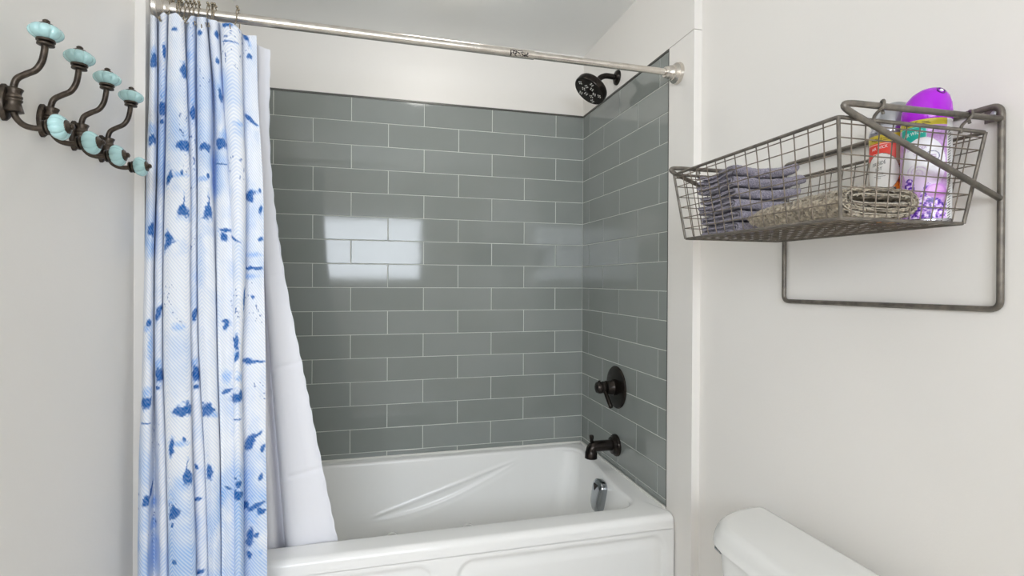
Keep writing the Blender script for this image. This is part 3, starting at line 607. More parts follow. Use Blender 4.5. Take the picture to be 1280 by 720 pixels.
def make_liner():
    # plan of the liner at top and at the rim (x, y), right edge last
    zs = [1.925, 1.62, 1.29, 1.02, 0.70, 0.49, 0.27]
    ex = [-1.257, -1.259, -1.224, -1.177, -1.121, -1.082, -1.045]
    ey = [-0.812, -0.79, -0.765, -0.742, -0.715, -0.698, -0.66]
    def row(k):
        X0, Y0 = ex[k], ey[k]; g = [0.0, 0.05, 0.2, 0.42, 0.75, 1.0, 1.2][k]
        back = [-0.812, -0.80, -0.78, -0.76, -0.735, -0.715, -0.68][k]
        left = [(-1.50, back+.012), (-1.47, back-.012), (-1.44, back+.014), (-1.41, back-.010), (-1.38, back+.012), (-1.35, back-.008), (-1.325, back+.010)]
        w = X0+1.31
        rel = [(0.02, .000), (0.16, -.012), (0.235, -.004), (0.27, .045), (0.31, .055), (0.345, .016), (0.40, -.010), (0.52, -.016), (0.74, -.004), (0.92, .003), (1.0, .0)]
        return left+[(-1.31+w*a, Y0+b*(0.25+0.75*min(g, 1))) for a, b in rel]
    A = np.array([row(k) for k in range(len(zs))])
    nv, nu = 300, 240; V = np.zeros((nv, nu, 3))
    for i, z in enumerate(np.linspace(zs[0], zs[-1], nv)):
        zz = np.full(A.shape[1], z)
        P = np.stack([hermite_rows(zs, A[:, :, 0], zz), hermite_rows(zs, A[:, :, 1], zz), zz], 1)
        V[i] = catmull(P, nu)
    s = np.linspace(0, 1, nu)[None, :]; Z = V[:, :, 2]
    V[:, :, 0] += 0.0011*np.sin(Z*2*PI/0.061+2.2*np.sin(Z*13))*sstep(0.93, 1.0, s)        # wavy selvedge
    for zc, sl, s0, s1, am in ((1.03, 0.10, .72, 1.0, .0035), (0.705, 0.09, .78, 1.0, .0035), (1.29, 0.05, .7, .95, .002), (1.0, -.02, .55, .75, .002)):
        V[:, :, 1] += am*np.exp(-(((Z-zc)-sl*(s-0.85))/0.006)**2)*sstep(s0, s0+.05, s)*(1-sstep(s1, s1+.03, s))
    V[:, :, 1] += 0.003*(fbm(s*9+0*Z, Z*4, 8, 2)-0.5)*2
    V[:, :, 2] -= 0.014*sstep(0.6, 1.0, s)*sstep(1.6, 1.92, Z)                           # top edge dips to the free corner
    o = obj('curtain_liner', (V.reshape(-1, 3), grid_faces(nv, nu)), M_LINER, None, 180, at=(-1.25, -0.74, 0.27))
    tag(o, 'plain white curtain liner hanging inside the tub behind the blue curtain', 'shower liner')
make_liner()

RING_X = [-1.489, -1.479, -1.466, -1.459, -1.446, -1.437, -1.428, -1.419, -1.3965, -1.3885, -1.381, -1.328]
ORD = ['first', 'second', 'third', 'fourth', 'fifth', 'sixth', 'seventh', 'eighth']
def make_ring():
    p = rod_at(RING_X[0]); t = thing('curtain_hook', '', 'curtain hook', tuple(p))
    def w(pts): return [tuple(p+np.array((0.0, y, z))) for y, z in pts]
    fr = spline(np.array(w([(-0.006, 0.0225), (-0.014, 0.0165), (-0.0175, 0.006), (-0.0165, -0.008), (-0.021, -0.024), (-0.036, -0.040), (-0.052, -0.054), (-0.063, -0.060), (-0.068, -0.052)])), 5)
    bk = spline(np.array(w([(-0.006, 0.0225), (0.004, 0.0178), (0.0135, 0.012), (0.0175, 0.001), (0.016, -0.014), (0.012, -0.034), (0.018, -0.046), (0.026, -0.044)])), 5)
    obj('front_wire', tube(fr, 0.0013, 8), M_HOOKWIRE, t, 180); obj('rear_wire', tube(bk, 0.0013, 8), M_HOOKWIRE, t, 180)
    for y, z in ((-0.010, 0.0255), (0.001, 0.0245)):
        c = p+np.array((0, y, z)); obj('ball', lathe([(0.0037*math.sin(a), -0.0037*math.cos(a)) for a in np.linspace(0.05, PI-0.05, 8)], 12, Matrix.Translation(Vector(c))), M_HOOKWIRE, t, 180)
    return t
ring0 = make_ring()
for i, x in enumerate(RING_X):
    o = ring0 if i == 0 else copy_tree(ring0)
    o.location = rod_at(x); o.rotation_euler = (random.uniform(-.05, .05), 0, random.uniform(-.16, .16)); o['group'] = 'curtain hooks on the shower rod'
    if i < 8: o['label'] = 'metal curtain hook, %s from left of the crowded eight by the left flange' % ORD[i]
    elif i < 11: o['label'] = 'metal curtain hook, %s of the small cluster of three' % ('left', 'middle', 'right')[i-8]
    else: o['label'] = 'lone metal curtain hook farthest right, holding the curtain corner'

# ------------------------------------------------------------------ shower fittings
def make_shower():
    t = thing('overhead_shower', 'dark bronze round shower head on a bent arm above the tile', 'shower head', (0.0, -0.37, 2.131))
    obj('wall_flange', lathe([(0.031, 0.0), (0.031, 0.004), (0.028, 0.009), (0.018, 0.014), (0.013, 0.016)], 32, aim((0, -0.37, 2.131), (-1, 0, 0))), M_BRONZE, t)
    n = Vector((-0.62, -0.04, -0.78)).normalized()
    neck = Vector((-0.088, -0.373, 2.112))
    obj('arm', tube(spline(np.array([(-0.004, -0.37, 2.131), (-0.03, -0.37, 2.133), (-0.055, -0.371, 2.132), (-0.075, -0.372, 2.124), tuple(neck)]), 8), 0.0115, 16), M_BRONZE, t, 180)
    obj('swivel', lathe([(0.0105, -0.004), (0.0135, 0.002), (0.0135, 0.009), (0.016, 0.012), (0.017, 0.02), (0.015, 0.026)], 24, aim(neck, n)), M_BRONZE, t)
    hb = neck+n*0.02
    hd = obj('head', lathe([(0.014, 0.0), (0.030, 0.004), (0.055, 0.010), (0.067, 0.018), (0.070, 0.024), (0.071, 0.044), (0.069, 0.048), (0.066, 0.0485)], 48, aim(hb, n)), M_BRONZE, t, 40)
    fc = hb+n*0.0455; A = aim(fc, n)
    obj('face_plate', lathe([(0.0662, 0.0), (0.0655, 0.002), (0.0, 0.003)], 48, A), M_DARK, hd)
    spots = [(0, 0)]+[(0.026*math.cos(a), 0.026*math.sin(a)) for a in np.arange(6)*PI/3]+[(0.050*math.cos(a), 0.050*math.sin(a)) for a in np.arange(5)*2*PI/5+0.3]
    for k, (px, py) in enumerate(spots):
        q = A @ Vector((px, py, 0.002))
        if k == 0:
            obj('centre_button', lathe([(0.013, 0.0), (0.013, 0.004), (0.009, 0.006), (0, 0.0065)], 20, aim(q, n)), M_BRONZE, hd)
        else:
            cl_ = []
            for a in np.arange(4)*PI/2+k:
                qq = A @ Vector((px+0.0062*math.cos(a), py+0.0062*math.sin(a), 0.002)); cl_.append(lathe([(0.0028, 0), (0.0022, 0.003), (0, 0.0032)], 8, aim(qq, n)))
            obj('nozzle_cluster', join(*cl_), M_NOZ, hd)
make_shower()
def make_valve():
    t = thing('shower_valve', 'dark bronze shower valve with round plate and lever handle', 'shower valve', (0.0, -0.38, 0.841))
    X = (-1, 0, 0)
    obj('escutcheon', lathe([(0.087, 0.0), (0.088, 0.003), (0.085, 0.007), (0.072, 0.010), (0.04, 0.012), (0.031, 0.012)], 56, aim((0, -0.38, 0.841), X)), M_BRONZE, t)
    obj('sleeve', lathe([(0.031, 0.010), (0.033, 0.014), (0.033, 0.022), (0.030, 0.026), (0.028, 0.050), (0.025, 0.051)], 36, aim((0, -0.38, 0.841), X)), M_BRONZE, t)
    h = obj('handle', lathe([(0.023, 0.050), (0.0245, 0.053), (0.0245, 0.066), (0.0225, 0.068), (0.0225, 0.071), (0.0255, 0.073), (0.0255, 0.082), (0.021, 0.091), (0.010, 0.096), (0, 0.097)], 36, aim((0, -0.38, 0.843), X)), M_BRONZE, t)
    obj('lever', tube([(-0.060, -0.392, 0.832), (-0.058, -0.408, 0.812), (-0.055, -0.425, 0.790), (-0.052, -0.436, 0.773), (-0.0515, -0.438, 0.770)], [0.0075, 0.0082, 0.0086, 0.0088, 0.0055], 14), M_BRONZE, h, 60)
    obj('temperature_stop', tube([(-0.079, -0.38, 0.862), (-0.079, -0.38, 0.872)], 0.005, 10), M_BRONZE, h)
make_valve()
def make_spout():
    t = thing('tub_spout', 'dark bronze tub spout with diverter knob over the tub end', 'tub spout', (0.0, -0.38, 0.60))
    obj('wall_flange', lathe([(0.045, 0.0), (0.0455, 0.005), (0.043, 0.011), (0.036, 0.014), (0.034, 0.024), (0.030, 0.026)], 40, aim((0, -0.38, 0.60), (-1, 0, 0))), M_BRONZE, t)
    path = fillet([(-0.01, -0.38, 0.602), (-0.112, -0.38, 0.602), (-0.114, -0.38, 0.555)], 0.032, 12)
    path = np.vstack([path[0:1], [(-0.05, -0.38, 0.602)], path[1:]])
    obj('spout_body', tube(path, [0.0225]*(len(path)-2)+[0.0245, 0.0255], 28), M_BRONZE, t, 50)
    obj('outlet', lathe([(0.0200, 0.0), (0.0200, 0.002), (0, 0.0021)], 24, aim((-0.114, -0.38, 0.5552), (0, 0, -1))), M_DARK, t)
    k = obj('diverter_knob', lathe([(0.0075, 0.0), (0.0075, 0.010), (0.0095, 0.013), (0.0095, 0.024), (0.007, 0.027), (0, 0.0275)], 18, aim((-0.112, -0.38, 0.622), (0, 0, 1))), M_BRONZE, t)
make_spout()

# ------------------------------------------------------------------ double hooks on the left wall
def pumpkin(loc, d, R, H):
    lob = lambda ph: 1-0.13*(1-np.abs(np.sin(ph*4)))**2.0
    pr = [(R*math.sin(a)**0.8, -H*math.cos(a)) for a in np.linspace(0.12, PI-0.12, 18)]
    return lathe(pr, 96, aim(loc, d), lob)
def make_hook():
    y0 = -1.37; O = Vector((WL, y0, 1.56)); t = thing('wall_hook', '', 'wall hook', O)
    P = lambda x, z: (WL+x, y0, z)
    pl_ = []
    for k, h in ((1.0, 0.0), (1.0, 0.004), (0.9, 0.007), (0.75, 0.008)):
        a = np.arange(36)*2*PI/36; pl_.append(np.column_stack([np.full(36, WL+h), y0-0.015*k*np.cos(a), 1.556+0.026*k*np.sin(a)*(1-0.12*np.cos(2*a))]))
    obj('back_plate', loft(pl_, True, True), M_HBRONZE, t)
    obj('collar', lathe([(0.0105, -0.019), (0.0135, -0.0175), (0.0115, -0.011), (0.009, -0.003), (0.0108, -0.001), (0.0108, 0.0015), (0.0092, 0.003), (0.0105, 0.0045), (0.0105, 0.007), (0.0085, 0.009), (0.009, 0.013), (0.011, 0.018), (0.0098, 0.0195)], 20, aim(P(0.0145, 1.560), (0.06, 0, 1))), M_HBRONZE, t, 60)
    obj('post', tube([P(0.004, 1.56), P(0.013, 1.56)], 0.0085, 14), M_HBRONZE, t)
    obj('upper_arm', tube(spline(np.array([P(.013, 1.563), P(.0135, 1.578), P(.018, 1.594), P(.030, 1.603), P(.043, 1.611), P(.051, 1.625), P(.0545, 1.642), P(.0555, 1.656)]), 6), 0.0047, 12), M_HBRONZE, t, 180)
    obj('lower_arm', tube(spline(np.array([P(.013, 1.556), P(.0135, 1.545), P(.018, 1.532), P(.028, 1.522), P(.042, 1.5185), P(.055, 1.5195)]), 6), 0.0047, 12), M_HBRONZE, t, 180)
    for c, d, R in ((P(.0565, 1.672), (0.02, 0, 1), 0.0228), (P(.075, 1.5225), (1, 0, 0.12), 0.0205)):
        dv = Vector(d).normalized(); cv = Vector(c)
        k = obj('knob', pumpkin(cv, dv, R, 0.0125), M_MINT, t, 180); k['label'] = 'mint glazed fluted ceramic knob'
        obj('washer', lathe([(0.006, -0.022), (0.0115, -0.0205), (0.0115, -0.018), (0.007, -0.0165), (0.0085, -0.0155), (0.0125, -0.0145), (0.0125, -0.0115), (0.008, -0.009)], 24, aim(cv, dv)), M_HBRONZE, k)
        obj('finial', lathe([(0.0115, 0.0095), (0.011, 0.0125), (0.0065, 0.015), (0.0045, 0.0165), (0.0052, 0.0185), (0.003, 0.0205), (0, 0.021)], 20, aim(cv, dv), lambda ph: 1-0.07*(1-np.abs(np.sin(ph*4)))), M_HBRONZE, k)
    return t
hook0 = make_hook()
HL = ['bronze double hook with mint knobs nearest the camera, mount cut by photo edge', 'second bronze double wall hook from the camera, mint knobs',
      'third bronze double wall hook from the camera, mint knobs', 'bronze double wall hook with mint knobs nearest the shower curtain']
for i, y in enumerate((-1.375, -1.277, -1.178, -1.074)):
    o = hook0 if i == 0 else copy_tree(hook0)
    o.location = (WL, y, 1.56); o['label'] = HL[i]; o['group'] = 'double hooks on the left wall'

# ------------------------------------------------------------------ wall rack and its wire basket
YN, YFR = -1.7425, -1.2715       # near and far uprights
XF = 0.0215
def make_rack():
    t = thing('wall_rack', 'raw steel wall rack with two V brackets carrying the wire basket', 'rack', (WR, (YN+YFR)/2, 1.24))
    lp = fillet([(XF, YN, 1.2375), (XF, YN, 1.5755), (XF, YFR, 1.5745), (XF, YFR, 1.2335)], 0.016, 6, True)
    obj('wall_frame', tube(lp, 0.0052, 12, True), M_IRON, t, 180)
    for y in (YN, YFR):
        ar = fillet([(XF, y, 1.552), (-0.302, y, 1.5475), (-0.325, y, 1.542), (XF, y, 1.424)], 0.011, 8)
        # round nose between arm and stay
        ar = fillet([(XF-0.003, y, 1.5515), (-0.324, y, 1.549), (XF-0.003, y, 1.4205)], 0.009, 12)
        obj('bracket', tube(ar, 0.0050, 12), M_IRON, t, 180)
    for y, s in ((YN+0.014, 1), (YFR-0.014, -1)):
        tb = obj('mounting_tab', box(XF-0.0005, XF+0.0015, y-0.011, y+0.011, 1.550, 1.574), M_IRON, t)
        obj('screw', lathe([(0.0042, 0.0), (0.0042, 0.0015), (0.0028, 0.003), (0, 0.0032)], 16, aim((XF-0.0005, y-s*0.003, 1.5635), (-1, 0, 0))), M_ZINC, tb)
make_rack()
BT = (-0.302, -0.001, -1.734, -1.287, 1.530)     # rim: x0 x1 y0 y1 z
BB = (-0.277, -0.022, -1.716, -1.297, 1.3805)    # floor frame
def make_basket():
    t = thing('wire_basket', 'rectangular wire basket of thin steel mesh hung on the wall rack', 'basket', ((BB[0]+BB[1])/2, (BB[2]+BB[3])/2, BB[4]))
    def rect(q, d=0): return [(q[0]-d, q[2]-d, q[4]), (q[1]+d, q[2]-d, q[4]), (q[1]+d, q[3]+d, q[4]), (q[0]-d, q[3]+d, q[4])]
    obj('rim', tube(fillet(rect(BT), 0.006, 4, True), 0.0031, 10, True), M_IRON, t, 180)
    obj('floor_frame', tube(fillet(rect(BB), 0.005, 4, True), 0.0027, 10, True), M_IRON, t, 180)
    for a, b_ in zip(rect(BT), rect(BB)): obj('corner_post', tube([a, b_], 0.0029, 10), M_IRON, t)
    me_r = 0.00105; e = 0.0022
    nl, nw = 15, 11
    for k in range(1, nl):                        # U-shaped wires across the basket
        f = k/nl; yt = BT[2]+(BT[3]-BT[2])*f; yb = BB[2]+(BB[3]-BB[2])*f
        p = fillet([(BT[0]+e, yt, BT[4]+.003), (BB[0]+e, yb, BB[4]+e), (BB[1]-e, yb, BB[4]+e), (BT[1]-e, yt, BT[4]+.003)], 0.006, 3)
        obj('wire', tube(p, me_r, 6), M_WIRE, t, 180)
    for k in range(1, nw):                        # U-shaped wires along it
        f = k/nw; xt = BT[0]+(BT[1]-BT[0])*f; xb = BB[0]+(BB[1]-BB[0])*f
        p = fillet([(xt, BT[2]+e, BT[4]+.003), (xb, BB[2]+e, BB[4]-.0005), (xb, BB[3]-e, BB[4]-.0005), (xt, BT[3]-e, BT[4]+.003)], 0.006, 3)
        obj('wire', tube(p, me_r, 6), M_WIRE, t, 180)
    for k in range(6):                            # level wires around the sides
        f = 0.055 if k == 0 else 0.03+0.162*k
        q = [BT[i]+(BB[i]-BT[i])*f for i in range(5)]
        obj('wire', tube(fillet(rect(q, -0.001), 0.005, 3, True), me_r, 6, True), M_WIRE, t, 180)
    for y, yr in ((YN, BT[2]), (YFR, BT[3])):
        for x in (-0.231, -0.052):
            zc = 1.5505
            lp = spline(np.array([(x-.004, yr, 1.524), (x-.006, yr+(y-yr)*.4, 1.536), (x-.004, y-.0075, 1.547), (x+.001, y-.004, 1.557), (x+.006, y+.004, 1.5575), (x+.011, y+.0075, 1.549), (x+.012, y+.006, 1.541)]), 5)
            obj('hanger_loop', tube(lp, 0.0024, 8), M_IRON, t, 180)
make_basket()

FLZ = BB[4]+0.0035             # what stands in the basket rests on its floor wires
def ribbon(path, th, L0, L1, n, rough, seed, axis='x', cap=True):
    """a thick cloth strip: `path` (s, z) drawn across, run along axis from L0 to L1; rounded long edges"""
    P = np.array(path, float); m = len(P)
    T = np.gradient(P, axis=0); T /= np.linalg.norm(T, axis=1)[:, None]; N = np.column_stack([-T[:, 1], T[:, 0]])
    k = 4; ends = []
    out = [P+N*th/2]
    e1 = [P[-1]+th/2*(math.cos(a)*N[-1]+math.sin(a)*T[-1]) for a in np.linspace(0, PI, k+2)[1:-1]]
    e0 = [P[0]+th/2*(-math.cos(a)*N[0]-math.sin(a)*T[0]) for a in np.linspace(0, PI, k+2)[1:-1]]
    O = np.vstack([P+N*th/2, e1, (P-N*th/2)[::-1], e0])
    q = len(O); V = np.zeros((n, q, 3)); run = np.linspace(L0, L1, n)
    rs = np.random.RandomState(seed)
    for i, r in enumerate(run):
        sh = 1-0.42*math.exp(-((min(i, n-1-i))/0.9)**2) if cap else 1
        mid = np.vstack([P, [P[-1]]*k, P[::-1], [P[0]]*k])
        Q = mid+(O-mid)*sh
        jit = rs.normal(0, rough, (q, 2))
        Q = Q+jit
        rr = r+rs.normal(0, rough*0.8, q)
        V[i] = np.column_stack([rr, Q[:, 0], Q[:, 1]]) if axis == 'x' else np.column_stack([Q[:, 0], rr, Q[:, 1]])
    F = grid_faces(n, q, True)
    # close the two ends strip by strip
    for base, flip in ((0, True), ((n-1)*q, False)):
        for j in range(m-1):
            a, b_, c, d = base+j, base+j+1, base+(2*m+k-1-(j+1)), base+(2*m+k-1-j)
            F.append((a, d, c, b_) if not flip else (a, b_, c, d))
        F.append(tuple(base+i for i in ([m-1]+list(range(m, m+k))+[m+k])))
        F.append(tuple(base+i for i in ([2*m+k-1]+list(range(2*m+k, 2*m+2*k))+[0])))
    return V.reshape(-1, 3), F
def fold_path(y0, y1, z0, gap, layers, step=0.004):
    """a zigzag of flat layers joined by round turns, starting at y1 low"""
    P = []; cur = y1; z = z0
    for k in range(layers):
        a, b_ = (y1, y0) if k % 2 == 0 else (y0, y1)
        n = max(3, int(abs(b_-a)/step)); P += [(a+(b_-a)*i/n, z) for i in range(n+1)]
        if k < layers-1:
            s = -1 if k % 2 == 0 else 1
            P += [(b_+s*gap/2*math.sin(t), z+gap/2*(1-math.cos(t))) for t in np.linspace(0, PI, 7)[1:-1]]
            z += gap
    return P
WL_ = ['lavender grey folded washcloth at the bottom of the stack in the wire basket', 'lavender grey folded washcloth, second from the bottom of the stack in the basket',
       'lavender grey folded washcloth, third from the bottom of the stack in the basket', 'lavender grey folded washcloth, fourth from the bottom of the stack, bulging to the right',
       'lavender grey folded washcloth just under the topmost one in the basket', 'lavender grey folded washcloth topmost of its stack in the wire basket, dipping in the middle']
WREC = [(-0.252, -0.155, -1.452, 2, 0.0), (-0.252, -0.125, -1.455, 2, 0.005), (-0.262, -0.13, -1.452, 2, 0.009), (-0.257, -0.095, -1.450, 2, 0.013), (-0.264, -0.082, -1.447, 2, 0.017), (-0.260, -0.094, -1.444, 2, 0.021)]
def washcloths():
    zb = FLZ
    cols = 24
    prev = lambda x, y: 0.0
    acc = 0.0
    for i, (xa, xb, ya, lay_, sag) in enumerate(WREC):
        th = 0.0098; gap = 0.0100
        p = fold_path(ya+gap, -1.325, 0, gap, lay_, 0.005)
        v, f = ribbon(p, th, xa, xb, 44, 0.0005, 50+i, 'x')
        base = zb+acc+th/2+0.0008
        acc += th+gap*(lay_-1)+0.0024
        v = v.copy(); x = v[:, 0]; y = v[:, 1]
        # each lies on the wavy top of the one below it
        wave = sag*(np.clip((x+0.19)/0.1, -0.4, 1)**2-0.35)*0.9 + 0.0045*sag/0.02*np.sin((y+1.33)*45)
        lift = np.maximum(0, 0.0)+wave+sag*0.35
        v[:, 2] += base+np.maximum(lift, -0.0)*1.0
        v[:, 0] += 0.0045*(fbm(y*40, v[:, 2]*110, 70+i, 2)-0.5)*2
        v[:, 1] += 0.006*(fbm(x*40, v[:, 2]*110, 80+i, 2)-0.5)*2
        o = obj('washcloth', (v, f), M_LAV, None, 180, at=((xa+xb)/2, -1.385, float(v[:, 2].min())))
        tag(o, WL_[i], 'washcloth', 'folded washcloths in the wire basket')
washcloths()
def towel():
    t_ = 0.0087; P = []
    turns = 2.5; n = 250
    for i in range(n):
        th = 2*PI*turns*i/(n-1)
        a = 0.060+t_*th/(2*PI); b_ = 0.0032+t_*th/(2*PI)
        c, s = math.cos(th+PI), math.sin(th+PI)
        P.append((-a*np.sign(c)*abs(c)**0.55, b_*np.sign(s)*abs(s)**0.9))
    P = np.array(P); zmin = P[:, 1].min()
    cx = -0.183
    P = np.column_stack([P[:, 0]+cx, P[:, 1]-zmin+FLZ+t_/2+0.0008])
    v, f = ribbon(P, t_*0.86, -1.703, -1.495, 74, 0.0012, 5, 'y')
    v = v.copy()
    hgt = v[:, 2]-FLZ
    v[:, 2] += 0.006*sstep(0.02, 0.05, hgt)*(fbm((v[:, 0]-cx)*18, (v[:, 1])*14, 9, 2)-0.5)*2
    v[:, 2] -= 0.010*sstep(-1.56, -1.49, v[:, 1])*sstep(0.005, 0.05, hgt)
    v[:, 1] += 0.006*(fbm(v[:, 0]*45, v[:, 2]*70, 4, 2)-0.5)*2
    o = obj('bath_towel', (v, f), M_TAUPE, None, 180, at=(cx, -1.60, FLZ))
    tag(o, 'taupe terry bath towel folded into a flat roll in the wire basket', 'towel')
    # pale whip-stitched hem along the visible spiral edge
    e = P[::2]; zig = np.array([((q[0]), -1.7052+0.0010*(1 if k % 2 else -1), q[1]+0.0032*(1 if k % 2 else 0.6)) for k, q in enumerate(e)])
    h = obj('stitched_hem', tube(zig, 0.0008, 5), M_HEM, o, 180); h['label'] = 'pale whip-stitched hem'
towel()

# ------------------------------------------------------------------ aerosol cans
def text_mesh(txt, size, font_scale=(1, 1)):
    c = bpy.data.curves.new('t', 'FONT'); c.body = txt; c.size = size; c.align_x = 'CENTER'; c.resolution_u = 3
    o = bpy.data.objects.new('t', c); COL.objects.link(o)
    dg = bpy.context.evaluated_depsgraph_get(); me = o.evaluated_get(dg).to_mesh()
    v = np.array([q.co[:2] for q in me.vertices]).reshape(-1, 2); f = [tuple(p.vertices) for p in me.polygons]
    bpy.data.objects.remove(o); bpy.data.curves.remove(c)
    v[:, 0] *= font_scale[0]; v[:, 1] *= font_scale[1]
    return v, f
def can(label, cx, cy, R, H, paintfn, zbody, texts, strokes):
    """an aerosol can; label angle 0 faces the camera, s = arc length to the right, z = height"""
    t = thing('aerosol_can', label, 'air freshener', (cx, cy, FLZ), 'air freshener cans in the basket')
    phi = math.atan2(CAM.y-cy, CAM.x-cx)
    nth, nz = 240, 220
    TH = np.arange(nth)*2*PI/nth; Z = np.linspace(0.004, zbody, nz)
    th, z = np.meshgrid(TH, Z)
    V = np.stack([cx+R*np.cos(th), cy+R*np.sin(th), FLZ+z], 2).reshape(-1, 3); F = grid_faces(nz, nth, True)
    b = obj('body', (V, F), M_CANPRINT, t, 180)
    rel = (th-phi+PI) % (2*PI)-PI; s = (rel*R).ravel(); zz = z.ravel()
    C = np.ones((len(V), 4), np.float32); C[:, :3] = paintfn(s, zz)
    at = b.data.color_attributes.new('print', 'FLOAT_COLOR', 'POINT'); at.data.foreach_set('color', C.ravel())
    T4 = Matrix.Translation((cx, cy, FLZ))
    obj('base_ring', lathe([(R*0.93, 0.0), (R+0.0006, 0.001), (R+0.0008, 0.0028), (R, 0.0045), (R*0.9, 0.0045)], 64, T4), M_TIN, t)
    def wrap(v, s0, z0, off):
        a = phi+(v[:, 0]+s0)/R
        return np.stack([cx+(R+off)*np.cos(a), cy+(R+off)*np.sin(a), FLZ+z0+v[:, 1]], 1)
    for txt, size, fs, s0, z0, m, slant in texts:
        v, f = text_mesh(txt, size, fs); v[:, 1] += slant*v[:, 0]
        obj('lettering', (wrap(v, s0, z0, 0.0003), f), m, b, 0)
    for (s0, s1, z0, wd, m) in strokes:
        k = 8; x = np.linspace(s0, s1, k); v = np.vstack([np.column_stack([x, np.full(k, z0-wd/2)]), np.column_stack([x, np.full(k, z0+wd/2)])])
        obj('print_line', (wrap(v, 0, 0, 0.0003), grid_faces(2, k)), m, b, 0)
    return t, T4, phi
def lc(c): return np.array(lin(c))
def put(C, m, c): C[m] = lc(c)
def purple_print(s, z):
    C = np.tile(lc((200, 160, 214)), (len(s), 1)); mm = 0.001
    n = fbm(s*300, z*300, 2, 3); n2 = fbm(s*330, z*330, 6, 3)
    put(C, s > -40*mm, (196, 150, 210)); C[:] = np.where((n > 0.55)[:, None], lc((206, 168, 220)), C)
    put(C, z > 160*mm, (206, 190, 50))
    put(C, (s < 1*mm) & (s > -42*mm) & (z < 161*mm) & (z > 134*mm), (10, 176, 160))
    edge = (s < 1*mm) & (s > -42*mm) & (z < 161*mm) & (z > 134*mm) & ((s > -0.6*mm) | (np.abs(z-159*mm) < 0.5*mm))
    put(C, edge, (150, 225, 215))
    el = ((s+4*mm)/(33*mm))**2+((z-96*mm)/(45*mm))**2
    put(C, el < 1, (236, 234, 240))
    low = sstep(0.092, 0.070, z)                      # the white fades into lilac petals
    C[:] = C*(1-(low*0.55)[:, None]*(el < 1)[:, None])+lc((206, 160, 222))*(low*0.55)[:, None]*(el < 1)[:, None]
    rose = np.hypot((s+12*mm)/(16*mm), (z-82*mm)/(14*mm)); put(C, (rose < 1) & (np.sin(rose*16+np.arctan2(z-82*mm, s+12*mm)*2) > 0.55), (214, 196, 226))
    put(C, (np.abs(np.hypot((s-9*mm)/(9.5*mm), (z-108*mm)/(8.5*mm))-1) < 0.07), (120, 118, 150))
    f1 = (z < 0.040+0.018*np.sin(s*140+1.0)+0.012*n) | ((np.hypot((s+24*mm)/(9*mm), (z-58*mm)/(16*mm)) < 1))
    put(C, f1, (196, 150, 226)); put(C, f1 & (n2 > 0.52), (110, 58, 186)); put(C, f1 & (n2 > 0.64), (62, 26, 140)); put(C, f1 & (n2 < 0.36), (238, 226, 246))
    cnd = np.hypot((s-15*mm)/(15*mm), (z-50*mm)/(12*mm)); put(C, cnd < 1, (206, 140, 220)); put(C, (cnd < 0.8) & (z > 0.05), (222, 166, 230))
    tk = s > 31*mm; put(C, tk, (228, 228, 228)); put(C, tk & (s > 33*mm) & (s < 41*mm) & (((z-s*0.6)*1000/4.2) % 1.0 < 0.42) & (z < 0.155), (70, 70, 70))
    return C
def orange_print(s, z):
    C = np.tile(lc((172, 150, 128)), (len(s), 1)); mm = 0.001
    n = fbm(s*160, z*110, 3, 3)
    put(C, z > 153*mm, (198, 176, 52)); put(C, z > 168*mm, (120, 116, 130))
    put(C, (s < 7*mm) & (s > -45*mm) & (z < 153*mm) & (z > 122*mm), (226, 62, 48))
    ed = (s < 7*mm) & (s > -45*mm) & (z < 153*mm) & (z > 122*mm) & ((s > 5.2*mm) & (s < 6*mm) | (np.abs(z-151*mm) < 0.5*mm)); put(C, ed, (250, 190, 180))
    fl = (z < 0.088+0.02*np.clip(s/0.02, -1, 1)) | ((s > 4*mm) & (z < 0.112))
    put(C, fl, (196, 84, 20)); put(C, fl & (n > 0.45), (232, 128, 26)); put(C, fl & (n < 0.36), (110, 32, 12))
    put(C, (s > 12*mm) & (z > 0.100) & (z < 0.108), (40, 44, 58))
    el = ((s+16*mm)/(29*mm))**2+((z-98*mm)/(35*mm))**2
    put(C, el < 1.0, (232, 230, 226)); put(C, np.abs(el-1.03) < 0.035, (120, 90, 70))
    dk = (z < 0.070) & (s < 8*mm); put(C, dk, (64, 52, 46)); put(C, dk & (n > 0.52), (236, 120, 40)); put(C, dk & (n > 0.6), (250, 200, 150))
    return C
T_ = [('MORE', 0.0088, (1.0, 1.0), -0.0225, 0.1625, M_BLACKINK, 0.0), ('AIR WICK', 0.0085, (0.8, 1.0), -0.019, 0.1465, M_WHITEINK, 0.12), ('LAVENDER', 0.0068, (0.85, 1.0), -0.013, 0.121, M_LILACINK, 0.05)]
S_ = [(-0.006, 0.004, 0.1665, 0.0009, M_BLACKINK), (-0.006, 0.006, 0.1637, 0.0009, M_BLACKINK), (-0.018, -0.004, 0.1140, 0.0006, M_LILACINK), (-0.016, -0.005, 0.1115, 0.0006, M_LILACINK), (0.004, 0.014, 0.110, 0.0012, M_LILACINK), (0.004, 0.014, 0.107, 0.0012, M_LILACINK), (0.009, 0.018, 0.1505, 0.0014, M_LILACINK)]
tp, T4, phi = can('purple capped lavender air freshener can in the near right corner of the basket', -0.0585, -1.6805, 0.0355, 0.228, purple_print, 0.171, T_, S_)
